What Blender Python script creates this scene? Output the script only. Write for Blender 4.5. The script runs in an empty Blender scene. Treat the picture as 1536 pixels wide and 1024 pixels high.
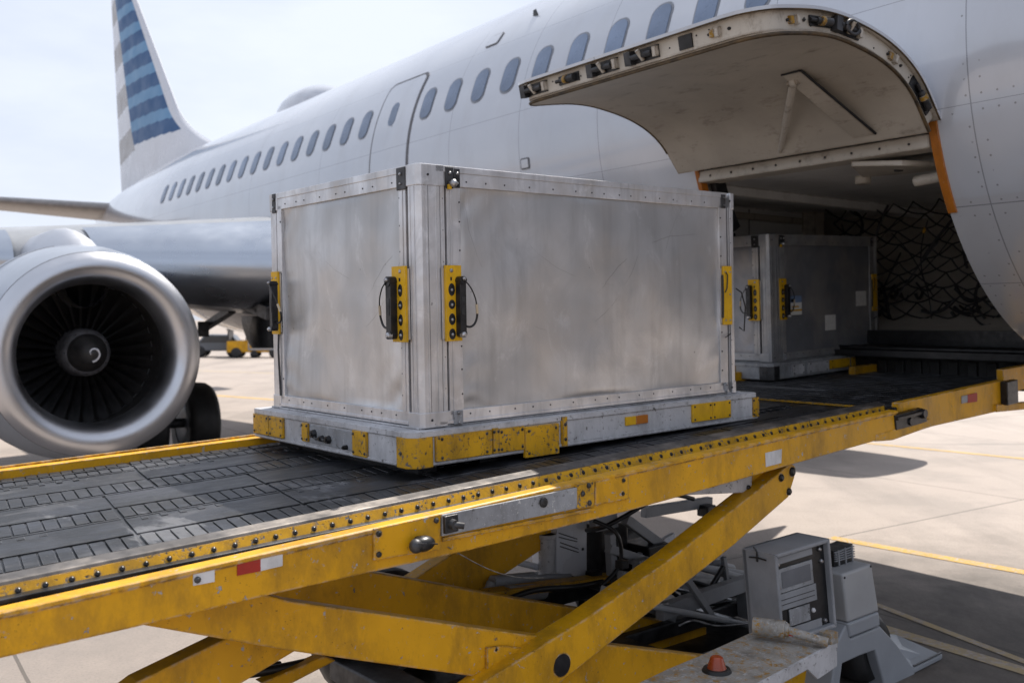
import bpy, math, random
from mathutils import Vector, Matrix, noise
random.seed(7)
S = bpy.context.scene
COL = S.collection
PI = math.pi
HC = 2.1                      # camera height above the apron
FPX = 1456.0                  # focal length in photo pixels (1536 wide)
V = Vector
CAM = V((0, 0, HC))

def frame(o, x, z=(0, 0, 1)):
    X = V(x).normalized(); Z = V(z)
    Y = Z.cross(X).normalized(); Z = X.cross(Y).normalized()
    m = Matrix(((X.x, Y.x, Z.x, o[0]), (X.y, Y.y, Z.y, o[1]), (X.z, Y.z, Z.z, o[2]), (0, 0, 0, 1)))
    return m

def bp(F, u, v, axis, val):
    """where the sight line of a photo pixel meets the plane axis=val of frame F (local coords)"""
    I = F.inverted()
    o = I @ CAM
    d = I.to_3x3() @ V(((u - 768) / FPX, 1, (478 - v) / FPX))
    t = (val - o[axis]) / d[axis]
    return o + d * t

def proj(F, p):
    w = F @ V(p) - CAM
    return (768 + FPX * w.x / w.y, 478 - FPX * w.z / w.y)

class MB:
    def __init__(s):
        s.v = []; s.f = []; s.m = []; s.s = []
    def add(s, vs, fs, mi=0, sm=False):
        b = len(s.v); s.v += [tuple(p) for p in vs]
        for f in fs:
            s.f.append([b + i for i in f]); s.m.append(mi); s.s.append(sm)
    def box(s, a, b, mi=0):
        x0, y0, z0 = [min(a[i], b[i]) for i in range(3)]; x1, y1, z1 = [max(a[i], b[i]) for i in range(3)]
        s.add([(x0,y0,z0),(x1,y0,z0),(x1,y1,z0),(x0,y1,z0),(x0,y0,z1),(x1,y0,z1),(x1,y1,z1),(x0,y1,z1)],
              [(0,3,2,1),(4,5,6,7),(0,1,5,4),(1,2,6,5),(2,3,7,6),(3,0,4,7)], mi)
    def obox(s, c, ax, ay, az, mi=0):
        c = V(c); ax = V(ax); ay = V(ay); az = V(az)
        P = [c + ax*i + ay*j + az*k for i, j, k in ((-1,-1,-1),(1,-1,-1),(1,1,-1),(-1,1,-1),(-1,-1,1),(1,-1,1),(1,1,1),(-1,1,1))]
        s.add(P, [(0,3,2,1),(4,5,6,7),(0,1,5,4),(1,2,6,5),(2,3,7,6),(3,0,4,7)], mi)
    def bar(s, p0, p1, w, h, mi=0, up=(0,0,1)):
        p0 = V(p0); p1 = V(p1); d = p1 - p0; X = d.normalized()
        Y = V(up).cross(X)
        if Y.length < 1e-4: Y = V((0,1,0)).cross(X)
        Y.normalize(); Z = X.cross(Y)
        s.obox((p0+p1)/2, d/2, Y*w/2, Z*h/2, mi)
    def prism(s, pts, ext, mi=0):
        """closed polygon pts (3D) pushed along vector ext"""
        n = len(pts); A = [V(p) for p in pts]; e = V(ext); B = [p + e for p in A]
        s.add(A + B, [list(range(n)), list(range(2*n-1, n-1, -1))] + [(i, n+i, n+(i+1) % n, (i+1) % n) for i in range(n)], mi)
    def cyl(s, p0, p1, r0, r1=None, n=16, mi=0, caps=True, sm=True):
        r1 = r0 if r1 is None else r1
        p0 = V(p0); p1 = V(p1); X = (p1-p0).normalized()
        Y = X.cross(V((0,0,1)));
        if Y.length < 1e-3: Y = X.cross(V((1,0,0)))
        Y.normalize(); Z = X.cross(Y)
        c = [(math.cos(2*PI*i/n), math.sin(2*PI*i/n)) for i in range(n)]
        A = [p0 + (Y*a + Z*b)*r0 for a, b in c]; B = [p1 + (Y*a + Z*b)*r1 for a, b in c]
        s.add(A+B, [(i, (i+1) % n, n+(i+1) % n, n+i) for i in range(n)], mi, sm)
        if caps:
            s.add(A, [list(range(n-1, -1, -1))], mi); s.add(B, [list(range(n))], mi)
    def tube(s, pts, r, n=8, mi=0):
        P = [V(p) for p in pts]; m = len(P); rings = []
        for i in range(m):
            d = (P[min(i+1, m-1)] - P[max(i-1, 0)]).normalized()
            Y = d.cross(V((0.13,0.21,1))).normalized(); Z = d.cross(Y)
            rr = r[i] if isinstance(r, (list, tuple)) else r
            rings.append([P[i] + (Y*math.cos(2*PI*k/n) + Z*math.sin(2*PI*k/n))*rr for k in range(n)])
        s.loft(rings, mi, closed=True)
        s.add(rings[0], [list(range(n-1,-1,-1))], mi); s.add(rings[-1], [list(range(n))], mi)
    def loft(s, rings, mi=0, closed=True, sm=True, skip=None, mfun=None):
        n = len(rings[0]); vs = [p for r in rings for p in r]; b = len(s.v)
        s.v += [tuple(p) for p in vs]
        for i in range(len(rings)-1):
            for k in range(n if closed else n-1):
                if skip and skip(i, k): continue
                k2 = (k+1) % n
                s.f.append([b+i*n+k, b+i*n+k2, b+(i+1)*n+k2, b+(i+1)*n+k]); s.m.append(mfun(i, k) if mfun else mi); s.s.append(sm)
    def rev(s, prof, o=(0,0,0), n=48, mi=0, axis='x', mfun=None):
        """prof: list of (along, radius)"""
        o = V(o); rings = []
        for a, r in prof:
            ring = []
            for k in range(n):
                c, q = math.cos(2*PI*k/n)*r, math.sin(2*PI*k/n)*r
                ring.append(o + (V((a,c,q)) if axis == 'x' else V((c,q,a)) if axis == 'z' else V((q,a,c))))
            rings.append(ring)
        s.loft(rings, mi, True, True, None, mfun)
    def ball(s, c, r, mi=0, n=14, sc=(1,1,1)):
        c = V(c); rings = []
        for i in range(n//2+1):
            a = PI*i/(n//2)
            rings.append([c + V((math.sin(a)*math.cos(2*PI*k/n)*r*sc[0], math.sin(a)*math.sin(2*PI*k/n)*r*sc[1], -math.cos(a)*r*sc[2])) for k in range(n)])
        s.loft(rings, mi)
    def bolt(s, c, nrm, r, h, mi=0):
        nrm = V(nrm).normalized(); c = V(c)
        s.cyl(c - nrm*h*.5, c + nrm*h*.55, r, r*.92, 10, mi); s.cyl(c + nrm*h*.55, c + nrm*h, r*.92, r*.5, 10, mi)
    def build(s, name, mats, parent=None, bevel=0, seg=2, label=None, weld=False):
        me = bpy.data.meshes.new(name); me.from_pydata(s.v, [], s.f)
        for m in (mats if isinstance(mats, (list, tuple)) else [mats]): me.materials.append(m)
        me.polygons.foreach_set('material_index', s.m); me.polygons.foreach_set('use_smooth', s.s)
        me.update()
        o = bpy.data.objects.new(name, me); COL.objects.link(o)
        if parent: o.parent = parent
        if bevel:
            b = o.modifiers.new('bev', 'BEVEL'); b.width = bevel; b.segments = seg; b.limit_method = 'ANGLE'; b.angle_limit = math.radians(40)
            b.harden_normals = False
        if label: o['label'] = label
        return o

def empty(name, m, label, cat, group=None):
    e = bpy.data.objects.new(name, None); COL.objects.link(e); e.matrix_world = m
    e.empty_display_size = .2
    e['label'] = label; e['category'] = cat
    if group: e['group'] = group
    return e
def tag(o, label, cat, group=None):
    o['label'] = label; o['category'] = cat
    if group: o['group'] = group
    return o
def struct(o, kind='structure'):
    o['kind'] = kind; return o
def copy_tree(o, parent=None):
    c = o.copy(); COL.objects.link(c)
    if parent: c.parent = parent
    for ch in [q for q in bpy.data.objects if q.parent == o]: copy_tree(ch, c)
    return c

# ------------------------------------------------------------------ materials
class G:
    def __init__(s, name):
        s.mat = bpy.data.materials.new(name); s.mat.use_nodes = True; s.t = s.mat.node_tree
        s.b = s.t.nodes['Principled BSDF']; s.tc = s.t.nodes.new('ShaderNodeTexCoord'); s.obj = s.tc.outputs['Object']
    def put(s, sock, val):
        if isinstance(val, bpy.types.NodeSocket): s.t.links.new(val, sock)
        elif val is not None:
            if hasattr(sock.default_value, '__len__') and len(sock.default_value) == 4 and len(val) == 3: val = (*val, 1)
            sock.default_value = val
    def mth(s, op, a, b=None, c=None, clamp=False):
        n = s.t.nodes.new('ShaderNodeMath'); n.operation = op; n.use_clamp = clamp
        s.put(n.inputs[0], a)
        if b is not None: s.put(n.inputs[1], b)
        if c is not None: s.put(n.inputs[2], c)
        return n.outputs[0]
    def mapv(s, vec=None, scale=(1,1,1), loc=(0,0,0), rot=(0,0,0)):
        n = s.t.nodes.new('ShaderNodeMapping'); s.put(n.inputs['Vector'], vec or s.obj)
        n.inputs['Scale'].default_value = scale; n.inputs['Location'].default_value = loc; n.inputs['Rotation'].default_value = rot
        return n.outputs[0]
    def noise(s, scale, vec=None, detail=4, rough=.55, dist=0):
        n = s.t.nodes.new('ShaderNodeTexNoise'); s.put(n.inputs['Vector'], vec or s.obj)
        n.inputs['Scale'].default_value = scale; n.inputs['Detail'].default_value = detail
        n.inputs['Roughness'].default_value = rough; n.inputs['Distortion'].default_value = dist
        return n.outputs['Fac']
    def ramp(s, f, a, b, lo=0.0, hi=1.0):
        n = s.t.nodes.new('ShaderNodeMapRange'); s.put(n.inputs[0], f)
        n.inputs[1].default_value = a; n.inputs[2].default_value = b; n.inputs[3].default_value = lo; n.inputs[4].default_value = hi
        return n.outputs[0]
    def mix(s, f, a, b, mode='MIX'):
        n = s.t.nodes.new('ShaderNodeMix'); n.data_type = 'RGBA'; n.blend_type = mode
        s.put(n.inputs[0], f); s.put(n.inputs[6], a); s.put(n.inputs[7], b); return n.outputs[2]
    def xyz(s, vec=None):
        n = s.t.nodes.new('ShaderNodeSeparateXYZ'); s.put(n.inputs[0], vec or s.obj); return n.outputs
    def edge(s, r, lo=.02, hi=.15):
        n = s.t.nodes.new('ShaderNodeBevel'); n.samples = 3; n.inputs['Radius'].default_value = r
        g = s.t.nodes.new('ShaderNodeNewGeometry')
        d = s.t.nodes.new('ShaderNodeVectorMath'); d.operation = 'DOT_PRODUCT'
        s.t.links.new(n.outputs[0], d.inputs[0]); s.t.links.new(g.outputs['Normal'], d.inputs[1])
        return s.ramp(d.outputs['Value'], 1-lo, 1-hi)
    def bump(s, h, dist=.002, strength=1.0):
        n = s.t.nodes.new('ShaderNodeBump'); s.put(n.inputs['Height'], h); n.inputs['Distance'].default_value = dist
        n.inputs['Strength'].default_value = strength; s.t.links.new(n.outputs[0], s.b.inputs['Normal'])
    def out(s, color=None, rough=None, metal=None, coat=None, spec=None):
        for k, v in (('Base Color', color), ('Roughness', rough), ('Metallic', metal), ('Coat Weight', coat), ('Specular IOR Level', spec)):
            if v is not None: s.put(s.b.inputs[k], v)
        return s.mat

def plain(name, c, rough=.5, metal=0, var=.12, sc=6, bump=0, coat=0, spec=None):
    g = G(name); n = g.noise(sc)
    d = tuple(max(0, x*(1-var*1.6)) for x in c); l = tuple(min(1, x*(1+var)) for x in c)
    col = g.mix(g.ramp(n, .3, .7), d, l)
    if bump: g.bump(g.noise(sc*14), bump)
    return g.out(col, g.ramp(g.noise(sc*2.3), .3, .7, max(.03, rough-.09), min(1, rough+.09)), metal, coat or None, spec)

def painted(name, c, under=(.05,.045,.04), chip=.67, edgew=.008, dirt=.4, rough=.42, sc=1.0, under2=(.33,.33,.34)):
    """worn paint: chips, rubbed edges, grime, fine scratches"""
    g = G(name)
    big = g.noise(3.1*sc, detail=5); fine = g.noise(38*sc, detail=6, rough=.65); mid = g.noise(11*sc, detail=6, rough=.7)
    base = g.mix(g.ramp(big, .32, .72), tuple(x*.8 for x in c), tuple(min(1,x*1.08) for x in c))
    dust = tuple(.55*x+.45*y for x, y in zip(c, (.16,.13,.10)))
    grime = g.ramp(g.noise(5*sc, g.mapv(scale=(1,1,.45)), 7, .74), .47, .74, 0, dirt)
    col = g.mix(grime, base, tuple(x*.35 for x in dust))
    chips = g.mth('MULTIPLY', g.ramp(fine, chip-.02, chip+.015), g.ramp(mid, .42, .56))
    scr = g.ramp(g.noise(26, g.mapv(scale=(1,1,13), rot=(.3,.55,.1)), 3, .5), .72, .75)
    scr = g.mth('MULTIPLY', scr, g.ramp(mid, .46, .58))
    spots = g.mth('MULTIPLY', g.ramp(g.noise(90*sc, detail=3, rough=.7), .64, .70), g.ramp(g.noise(6*sc, g.mapv(loc=(7,2,5)), 4), .46, .62, 0, dirt))
    col = g.mix(spots, col, (.05,.032,.012))
    if edgew:
        e = g.edge(edgew); e = g.mth('MULTIPLY', e, g.ramp(g.noise(24, detail=5, rough=.7), .39, .50))
        chips = g.mth('MAXIMUM', chips, e)
    m = g.mth('MAXIMUM', chips, g.mth('MULTIPLY', scr, .5), clamp=True)
    u = g.mix(g.ramp(g.noise(19), .45, .55), under, under2)
    col = g.mix(m, col, u)
    g.bump(g.mth('SUBTRACT', g.mth('MULTIPLY', g.noise(60, detail=4), .5), m), .0012, .7)
    return g.out(col, g.ramp(big, .3, .7, rough-.04, rough+.16), 0, None, .3)

YEL = (.66, .335, .007)
m_yel = painted('yellow_paint', YEL, chip=.64, dirt=.72, edgew=.012)
m_yel_worn = painted('worn_yellow_paint', (.60,.32,.009), under=(.035,.035,.036), chip=.575, dirt=.75, sc=1.5, under2=(.12,.12,.125))
m_yel_plate = painted('plate_yellow', (.68,.385,.008), chip=.70, edgew=.002, dirt=.4, sc=3)
m_white_p = painted('worn_white_paint', (.50,.50,.52), chip=.60, edgew=.007, dirt=.6, under=(.09,.08,.07), under2=(.28,.28,.28), sc=1.2)
m_grey_p = painted('grey_paint', (.27,.28,.30), chip=.71, edgew=.002, dirt=.28, under2=(.3,.3,.31))
m_orange = painted('orange_edge_paint', (.40,.13,.012), chip=.68, edgew=.003, dirt=.55, sc=2)
m_mixpaint = painted('scuffed_step_paint', (.30,.285,.26), chip=.50, edgew=.008, dirt=.9, under=(.30,.16,.02), under2=(.36,.36,.36), sc=1.9)
m_red = plain('red_lens', (.30,.045,.012), .25, var=.2)
m_redtape = painted('red_reflector', (.36,.03,.02), chip=.7, edgew=0, dirt=.4, sc=3)
m_whitetape = painted('white_reflector', (.62,.62,.63), chip=.68, edgew=0, dirt=.35, sc=3)
m_rub = plain('black_rubber', (.012,.012,.013), .55, var=.4, bump=.0006)
m_blk = plain('black_metal', (.018,.018,.02), .38, .3, .4, 14)
m_dark = plain('dark_steel', (.055,.055,.058), .45, .6, .45, 9, .0005)
m_steel = plain('bolt_steel', (.34,.34,.35), .38, .9, .4, 20)
m_hose = plain('hose_rubber', (.01,.01,.011), .4)
m_beige = plain('tan_tape', (.5,.42,.3), .6)
m_paper = plain('paper_label', (.75,.75,.73), .6, var=.06, sc=30)
m_glassd = plain('dark_glass', (.02,.025,.03), .08, 0, .2, spec=.6)

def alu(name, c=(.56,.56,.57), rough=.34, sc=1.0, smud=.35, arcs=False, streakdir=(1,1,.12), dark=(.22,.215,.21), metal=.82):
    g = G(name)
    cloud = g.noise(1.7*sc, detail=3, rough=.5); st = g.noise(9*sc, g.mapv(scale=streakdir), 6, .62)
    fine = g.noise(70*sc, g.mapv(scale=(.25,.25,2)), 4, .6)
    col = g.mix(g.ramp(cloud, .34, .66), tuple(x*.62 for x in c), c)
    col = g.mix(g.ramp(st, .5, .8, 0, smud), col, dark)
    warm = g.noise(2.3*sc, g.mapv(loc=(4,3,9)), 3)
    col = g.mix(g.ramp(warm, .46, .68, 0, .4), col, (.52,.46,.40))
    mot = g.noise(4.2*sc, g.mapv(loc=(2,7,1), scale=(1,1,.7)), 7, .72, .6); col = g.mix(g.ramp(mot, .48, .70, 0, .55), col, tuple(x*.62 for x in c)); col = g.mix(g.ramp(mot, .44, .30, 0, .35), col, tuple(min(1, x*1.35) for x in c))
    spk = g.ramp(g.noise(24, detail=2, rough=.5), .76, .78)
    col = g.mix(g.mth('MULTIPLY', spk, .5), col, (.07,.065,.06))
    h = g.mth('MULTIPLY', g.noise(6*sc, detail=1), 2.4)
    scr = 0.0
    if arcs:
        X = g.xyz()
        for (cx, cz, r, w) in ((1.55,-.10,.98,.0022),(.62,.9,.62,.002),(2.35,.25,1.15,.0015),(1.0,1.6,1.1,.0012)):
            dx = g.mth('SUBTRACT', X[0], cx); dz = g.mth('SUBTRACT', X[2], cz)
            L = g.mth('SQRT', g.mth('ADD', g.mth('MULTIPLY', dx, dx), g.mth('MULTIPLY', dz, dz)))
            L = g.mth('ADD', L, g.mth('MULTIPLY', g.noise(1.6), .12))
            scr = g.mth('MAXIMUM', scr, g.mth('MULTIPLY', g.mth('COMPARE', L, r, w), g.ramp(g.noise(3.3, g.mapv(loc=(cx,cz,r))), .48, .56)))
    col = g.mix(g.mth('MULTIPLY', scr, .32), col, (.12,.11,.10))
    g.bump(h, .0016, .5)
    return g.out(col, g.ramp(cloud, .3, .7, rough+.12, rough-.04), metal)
m_panel = alu('dented_aluminium_sheet', (.62,.625,.64), .33, smud=.5, arcs=True, metal=.68)
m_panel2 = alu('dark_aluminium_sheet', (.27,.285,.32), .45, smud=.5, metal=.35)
m_ext = alu('aluminium_extrusion', (.70,.70,.72), .32, 2.2, .6, metal=.6)
m_ext2 = alu('dull_extrusion', (.36,.37,.39), .42, 2.2, .5, metal=.4)
m_top = alu('container_roof_sheet', (.6,.6,.6), .4, 1.5)
m_lip = alu('worn_lip_steel', (.15,.14,.135), .5, 3, .8, dark=(.03,.03,.03))
m_zinc = painted('zinc_grey_plate', (.30,.31,.33), chip=.60, edgew=.004, dirt=.6, under=(.5,.5,.5), under2=(.1,.1,.1), sc=1.6)

# aircraft skin
def skin():
    g = G('aircraft_white_skin'); X = g.xyz()
    phi = g.mth('ARCTAN2', X[2], X[1])
    m = None
    for x in (2.93, 2.30, 1.6, 4.3, 6.1, 7.2, 8.4, 11.5, 13.9, 16.4, 19.6, 22.0, 24.5, 27.0, -.5):
        c = g.mth('COMPARE', X[0], x, .004); m = c if m is None else g.mth('MAXIMUM', m, c)
    for p, e in ((-.535,.0019),(-.83,.0016),(.92,.0018),(.12,.0012),(-.23,.001),(.56,.001)):
        m = g.mth('MAXIMUM', m, g.mth('COMPARE', phi, p, e))
    # rivets: sparse dots near the seams
    fx = g.mth('SUBTRACT', g.mth('FRACT', g.mth('MULTIPLY', X[0], 11.0)), .5)
    fy = g.mth('SUBTRACT', g.mth('FRACT', g.mth('MULTIPLY', phi, 22.0)), .5)
    d = g.mth('ADD', g.mth('MULTIPLY', fx, fx), g.mth('MULTIPLY', fy, fy))
    dots = g.mth('MULTIPLY', g.mth('LESS_THAN', d, .0052), g.ramp(g.noise(7.4, detail=3), .46, .50))
    nb = None
    for x in (2.93, 2.30, 1.6, 4.3, 7.2): c = g.mth('COMPARE', X[0], x, .10); nb = c if nb is None else g.mth('MAXIMUM', nb, c)
    for p in (-.535, -.83, -.23): nb = g.mth('MAXIMUM', nb, g.mth('COMPARE', phi, p, .05))
    nb = g.mth('MAXIMUM', nb, g.ramp(g.noise(1.7, g.mapv(loc=(5,5,5)), 3), .60, .63))
    dots = g.mth('MULTIPLY', g.mth('MULTIPLY', dots, g.mth('LESS_THAN', X[0], 3.4)), nb)
    big = g.noise(.7, detail=4); st = g.noise(2.0, g.mapv(scale=(1.2,.5,.5)), 6, .65)
    col = g.mix(g.ramp(big, .3, .7), (.425,.45,.50), (.50,.52,.565))
    col = g.mix(g.ramp(st, .5, .78, 0, .3), col, (.33,.32,.32))
    # grey underside line
    col = g.mix(g.ramp(phi, -.50, -.512, 0, .4), col, (.40,.395,.40))
    col = g.mix(g.mth('MULTIPLY', m, .55), col, (.10,.10,.11))
    col = g.mix(g.mth('MULTIPLY', dots, .6), col, (.12,.11,.10))
    g.bump(g.mth('SUBTRACT', g.mth('MULTIPLY', g.noise(1.1, detail=1), 1.6), m), .004, .3)
    return g.out(col, g.ramp(st, .3, .8, .13, .26), .12, .6)
m_skin = skin()
m_wing = plain('wing_grey_paint', (.26,.27,.285), .35, 0, .12, 2)
m_slat = plain('polished_leading_edge', (.42,.455,.51), .30, 1, .03, 1)
m_cowl = plain('engine_cowl_paint', (.34,.37,.42), .34, .55, .04, 1.6, coat=.3)
m_lipm = plain('inlet_lip_metal', (.52,.53,.56), .36, 1, .03, 1)
m_fan = plain('fan_blade_metal', (.020,.0195,.021), .42, .5, .3, 9)
m_duct = plain('inlet_duct', (.022,.021,.021), .5, .2, .3, 5)
m_hub = plain('spinner_grey', (.12,.12,.13), .42, .4, .3, 8)
m_blue1 = plain('livery_dark_blue', (.012,.072,.20), .45, 0, .03, 1, spec=.2)
m_blue2 = plain('livery_light_blue', (.11,.25,.43), .45, 0, .03, 1, spec=.2)
m_tan = plain('livery_grey', (.25,.225,.21), .3, 0, .06, 1)
m_finw = plain('livery_white', (.56,.575,.62), .3, 0, .03, 1)
m_pane = plain('cabin_window_pane', (.15,.20,.295), .3, 0, .12, 3, spec=.4)
_o = m_pane.node_tree; _oi = _o.nodes.new('ShaderNodeObjectInfo'); _mr = _o.nodes.new('ShaderNodeMapRange'); _mr.inputs[3].default_value = .72; _mr.inputs[4].default_value = 1.2
_o.links.new(_oi.outputs['Random'], _mr.inputs[0]); _h = _o.nodes.new('ShaderNodeHueSaturation'); _bs = _o.nodes['Principled BSDF']
_src = _bs.inputs['Base Color'].links[0].from_socket; _o.links.new(_src, _h.inputs['Color']); _o.links.new(_mr.outputs[0], _h.inputs['Value']); _o.links.new(_h.outputs[0], _bs.inputs['Base Color'])
m_wframe = plain('cabin_window_frame', (.20,.21,.235), .35, .4, .1, 9)
m_seam = plain('panel_gap', (.12,.12,.13), .6)

def liner(name, c, stain=.5, rough=.5):
    g = G(name); a = g.noise(1.6, detail=6, rough=.6); b = g.noise(4, g.mapv(scale=(1,2.6,1)), 7, .78); f = g.noise(28, detail=5, rough=.7)
    col = g.mix(g.ramp(a, .3, .7), tuple(x*.72 for x in c), c)
    col = g.mix(g.ramp(b, .55, .78, 0, stain), col, (.075,.055,.035))
    col = g.mix(g.mth('MULTIPLY', g.ramp(f, .68, .71), .75), col, (.04,.03,.02))
    col = g.mix(g.mth('MULTIPLY', g.mth('MULTIPLY', g.edge(.02), g.ramp(g.noise(9, detail=5, rough=.7), .36, .5)), .9), col, (.10,.055,.015))
    g.bump(g.mth('ADD', f, g.mth('MULTIPLY', a, 3)), .0015, .6)
    return g.out(col, rough)
m_liner = liner('grimy_door_liner', (.43,.385,.325), .9)
m_beam = liner('chalky_beam_paint', (.50,.46,.40), .85)
m_hold = liner('hold_wall_panel', (.74,.74,.73), .35)
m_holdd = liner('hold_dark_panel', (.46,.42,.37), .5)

def belt():
    g = G('worn_rubber_belt')
    a = g.noise(2.6, detail=7, rough=.68); b = g.noise(7, g.mapv(scale=(.35,1,1), rot=(0,0,.3)), 7, .7); f = g.noise(45, detail=5, rough=.7)
    col = g.mix(g.ramp(a, .47, .60), (.003,.0035,.0045), (.019,.021,.027))
    col = g.mix(g.ramp(b, .55, .66, 0, .45), col, (.10,.102,.112))
    e2 = g.noise(3.1, g.mapv(loc=(5,1,0), rot=(0,0,.5), scale=(1,.3,1)), 6, .7); col = g.mix(g.ramp(e2, .58, .63, 0, .6), col, (.16,.16,.165))
    col = g.mix(g.ramp(f, .60, .72, 0, .5), col, (.012,.012,.013))
    col = g.mix(g.mth('MULTIPLY', g.edge(.004), g.ramp(g.noise(12, detail=4), .4, .6, 0, .7)), col, (.2,.2,.21))
    g.bump(g.mth('ADD', f, g.mth('MULTIPLY', b, 2)), .0015, .7)
    return g.out(col, g.ramp(b, .3, .7, .26, .6), .0, None, .45)
m_belt = belt()

def concrete():
    g = G('apron_concrete'); X = g.xyz(g.mapv(rot=(0,0,math.radians(-34.7)), loc=(1.7,-3.3,0)))
    a = g.noise(.12, detail=6, rough=.6); b = g.noise(1.3, detail=8, rough=.7); f = g.noise(60, detail=5, rough=.75)
    st = g.noise(.5, g.mapv(scale=(1.2,.18,1), rot=(0,0,math.radians(-36))), 6, .65)
    col = g.mix(g.ramp(a, .3, .7), (.30,.252,.218), (.37,.315,.275))
    col = g.mix(g.ramp(b, .5, .75, 0, .35), col, (.23,.195,.17))
    col = g.mix(g.ramp(g.noise(.33, g.mapv(loc=(3,8,0)), 7, .7), .50, .60, 0, .45), col, (.20,.175,.155))
    sk = g.noise(1.1, g.mapv(scale=(.10,1.3,1), rot=(0,0,math.radians(35))), 5, .6); col = g.mix(g.ramp(sk, .60, .70, 0, .45), col, (.13,.12,.11))
    col = g.mix(g.ramp(st, .52, .72, 0, .6), col, (.165,.142,.125))
    col = g.mix(g.ramp(f, .50, .70, 0, .65), col, (.12,.105,.092))
    col = g.mix(g.ramp(f, .42, .30, 0, .35), col, (.46,.41,.37))
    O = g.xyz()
    for (cx, cy, rr, am, dk) in ((3.6,6.3,3.2,.78,(.055,.046,.038)),(-2.9,5.9,2.4,.5,(.15,.135,.125)),(1.2,6.0,3.0,.6,(.07,.06,.052)),(6.5,8.5,2.0,.3,(.16,.14,.12))):  # stained patches; the darkness of the shadows here is painted in too
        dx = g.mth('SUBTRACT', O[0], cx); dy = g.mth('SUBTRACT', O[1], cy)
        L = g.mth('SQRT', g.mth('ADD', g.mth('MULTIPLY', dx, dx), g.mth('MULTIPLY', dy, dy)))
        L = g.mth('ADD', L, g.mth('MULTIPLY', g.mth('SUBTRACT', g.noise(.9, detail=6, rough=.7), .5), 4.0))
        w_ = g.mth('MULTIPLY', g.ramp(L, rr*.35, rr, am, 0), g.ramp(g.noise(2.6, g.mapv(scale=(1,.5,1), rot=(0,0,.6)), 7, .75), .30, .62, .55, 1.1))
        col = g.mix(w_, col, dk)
    j = None
    for ax in (0, 1):
        q = g.mth('ABSOLUTE', g.mth('SUBTRACT', g.mth('FRACT', g.mth('ADD', g.mth('DIVIDE', X[ax], 5.2), g.mth('MULTIPLY', g.noise(3), .0012))), .5))
        c = g.mth('LESS_THAN', q, .0021); j = c if j is None else g.mth('MAXIMUM', j, c)
    col = g.mix(g.mth('MULTIPLY', j, .75), col, (.06,.052,.045))
    g.bump(g.mth('SUBTRACT', f, g.mth('MULTIPLY', j, 3)), .002, .7)
    return g.out(col, .8)
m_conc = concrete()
m_line = painted('faded_yellow_line', (.56,.35,.09), under=(.36,.30,.25), under2=(.42,.36,.31), chip=.52, edgew=0, dirt=.3, rough=.75, sc=.8)
m_line2 = painted('very_faded_line', (.47,.36,.2), under=(.34,.29,.24), under2=(.42,.36,.31), chip=.45, edgew=0, dirt=.3, rough=.75, sc=.8)
# ------------------------------------------------------------------ frames
ux, uy = .766, .643
TILT, TILTC = .0419, .0227
FD = frame((-.417, 4.05, HC - .674), (ux, uy, TILT))              # loader deck: x along, y across (away), z up
FC = frame((-.417, 4.05, HC - .628), (ux, uy, TILTC))             # pallet under the near container
FG = frame((-.417, 4.05, 0), (ux, uy, 0))                         # the same heading, level, on the ground
FA = frame((5.907, 4.319, HC + 1.68), (-.59, .807, 0))            # aircraft: x aft, y towards the camera side, z up from the axis
R = 1.98

m_brass = painted('dull_yellow_fitting', (.30,.165,.015), chip=.56, dirt=.8, sc=3)
m_seal = plain('grimy_seal', (.07,.042,.015), .6, 0, .5, 12)
air = empty('aircraft', FA, 'large white passenger jet parked with its cargo door open and blue striped tail', 'airplane')
air.matrix_world = FA
def cs(phi, r=R): return (math.cos(phi)*r, math.sin(phi)*r)

# --- fuselage
def sect(x):
    if x < -4:
        k = min(1, (-4-x)/5.6); r = R*math.sqrt(max(.0004, 1-k**2.1)); return r, -.45*k*k
    if x > 18.5:
        k = (x-18.5)/12.2; r = R*(1-.86*k**1.35); top = R-.42*k*k; return r, top-r
    return R, 0
XO0, XO1 = 3.19, 5.08
xs = [-9.6,-9.5,-9.3,-9,-8.5,-8,-7,-6,-5,-4,-2,0,1,2,2.6,3.0,XO0,3.6,4.1,4.6,XO1,5.6,6.2,7,8,9,10,11,12,13,14,15,16,17,18,18.5]
x = 19.2
while x < 30.7: xs.append(x); x += .7
xs.append(30.7)
PH = []
P_TOP, P_BOT = math.radians(-14.4), math.radians(-86)
a_ = []
k = 26
a_ += [P_BOT + (P_TOP-P_BOT)*i/k for i in range(k)]
k2 = 84
a_ += [P_TOP + (2*PI-(P_TOP-P_BOT))*i/k2 for i in range(k2)]
mb = MB(); rings = []
for x in xs:
    r, zc = sect(x)
    rings.append([(x, math.cos(a)*r, zc+math.sin(a)*r) for a in a_])
iO = xs.index(XO0); iE = xs.index(XO1)
mb.loft(rings, 0, True, True, skip=lambda i, kk: (iO <= i < iE and kk < k) or (iE <= i < xs.index(6.2) and kk < 18))
mb.add(rings[-1], [list(range(len(a_)))], 0)
fus = mb.build('fuselage', [m_skin], air)

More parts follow.
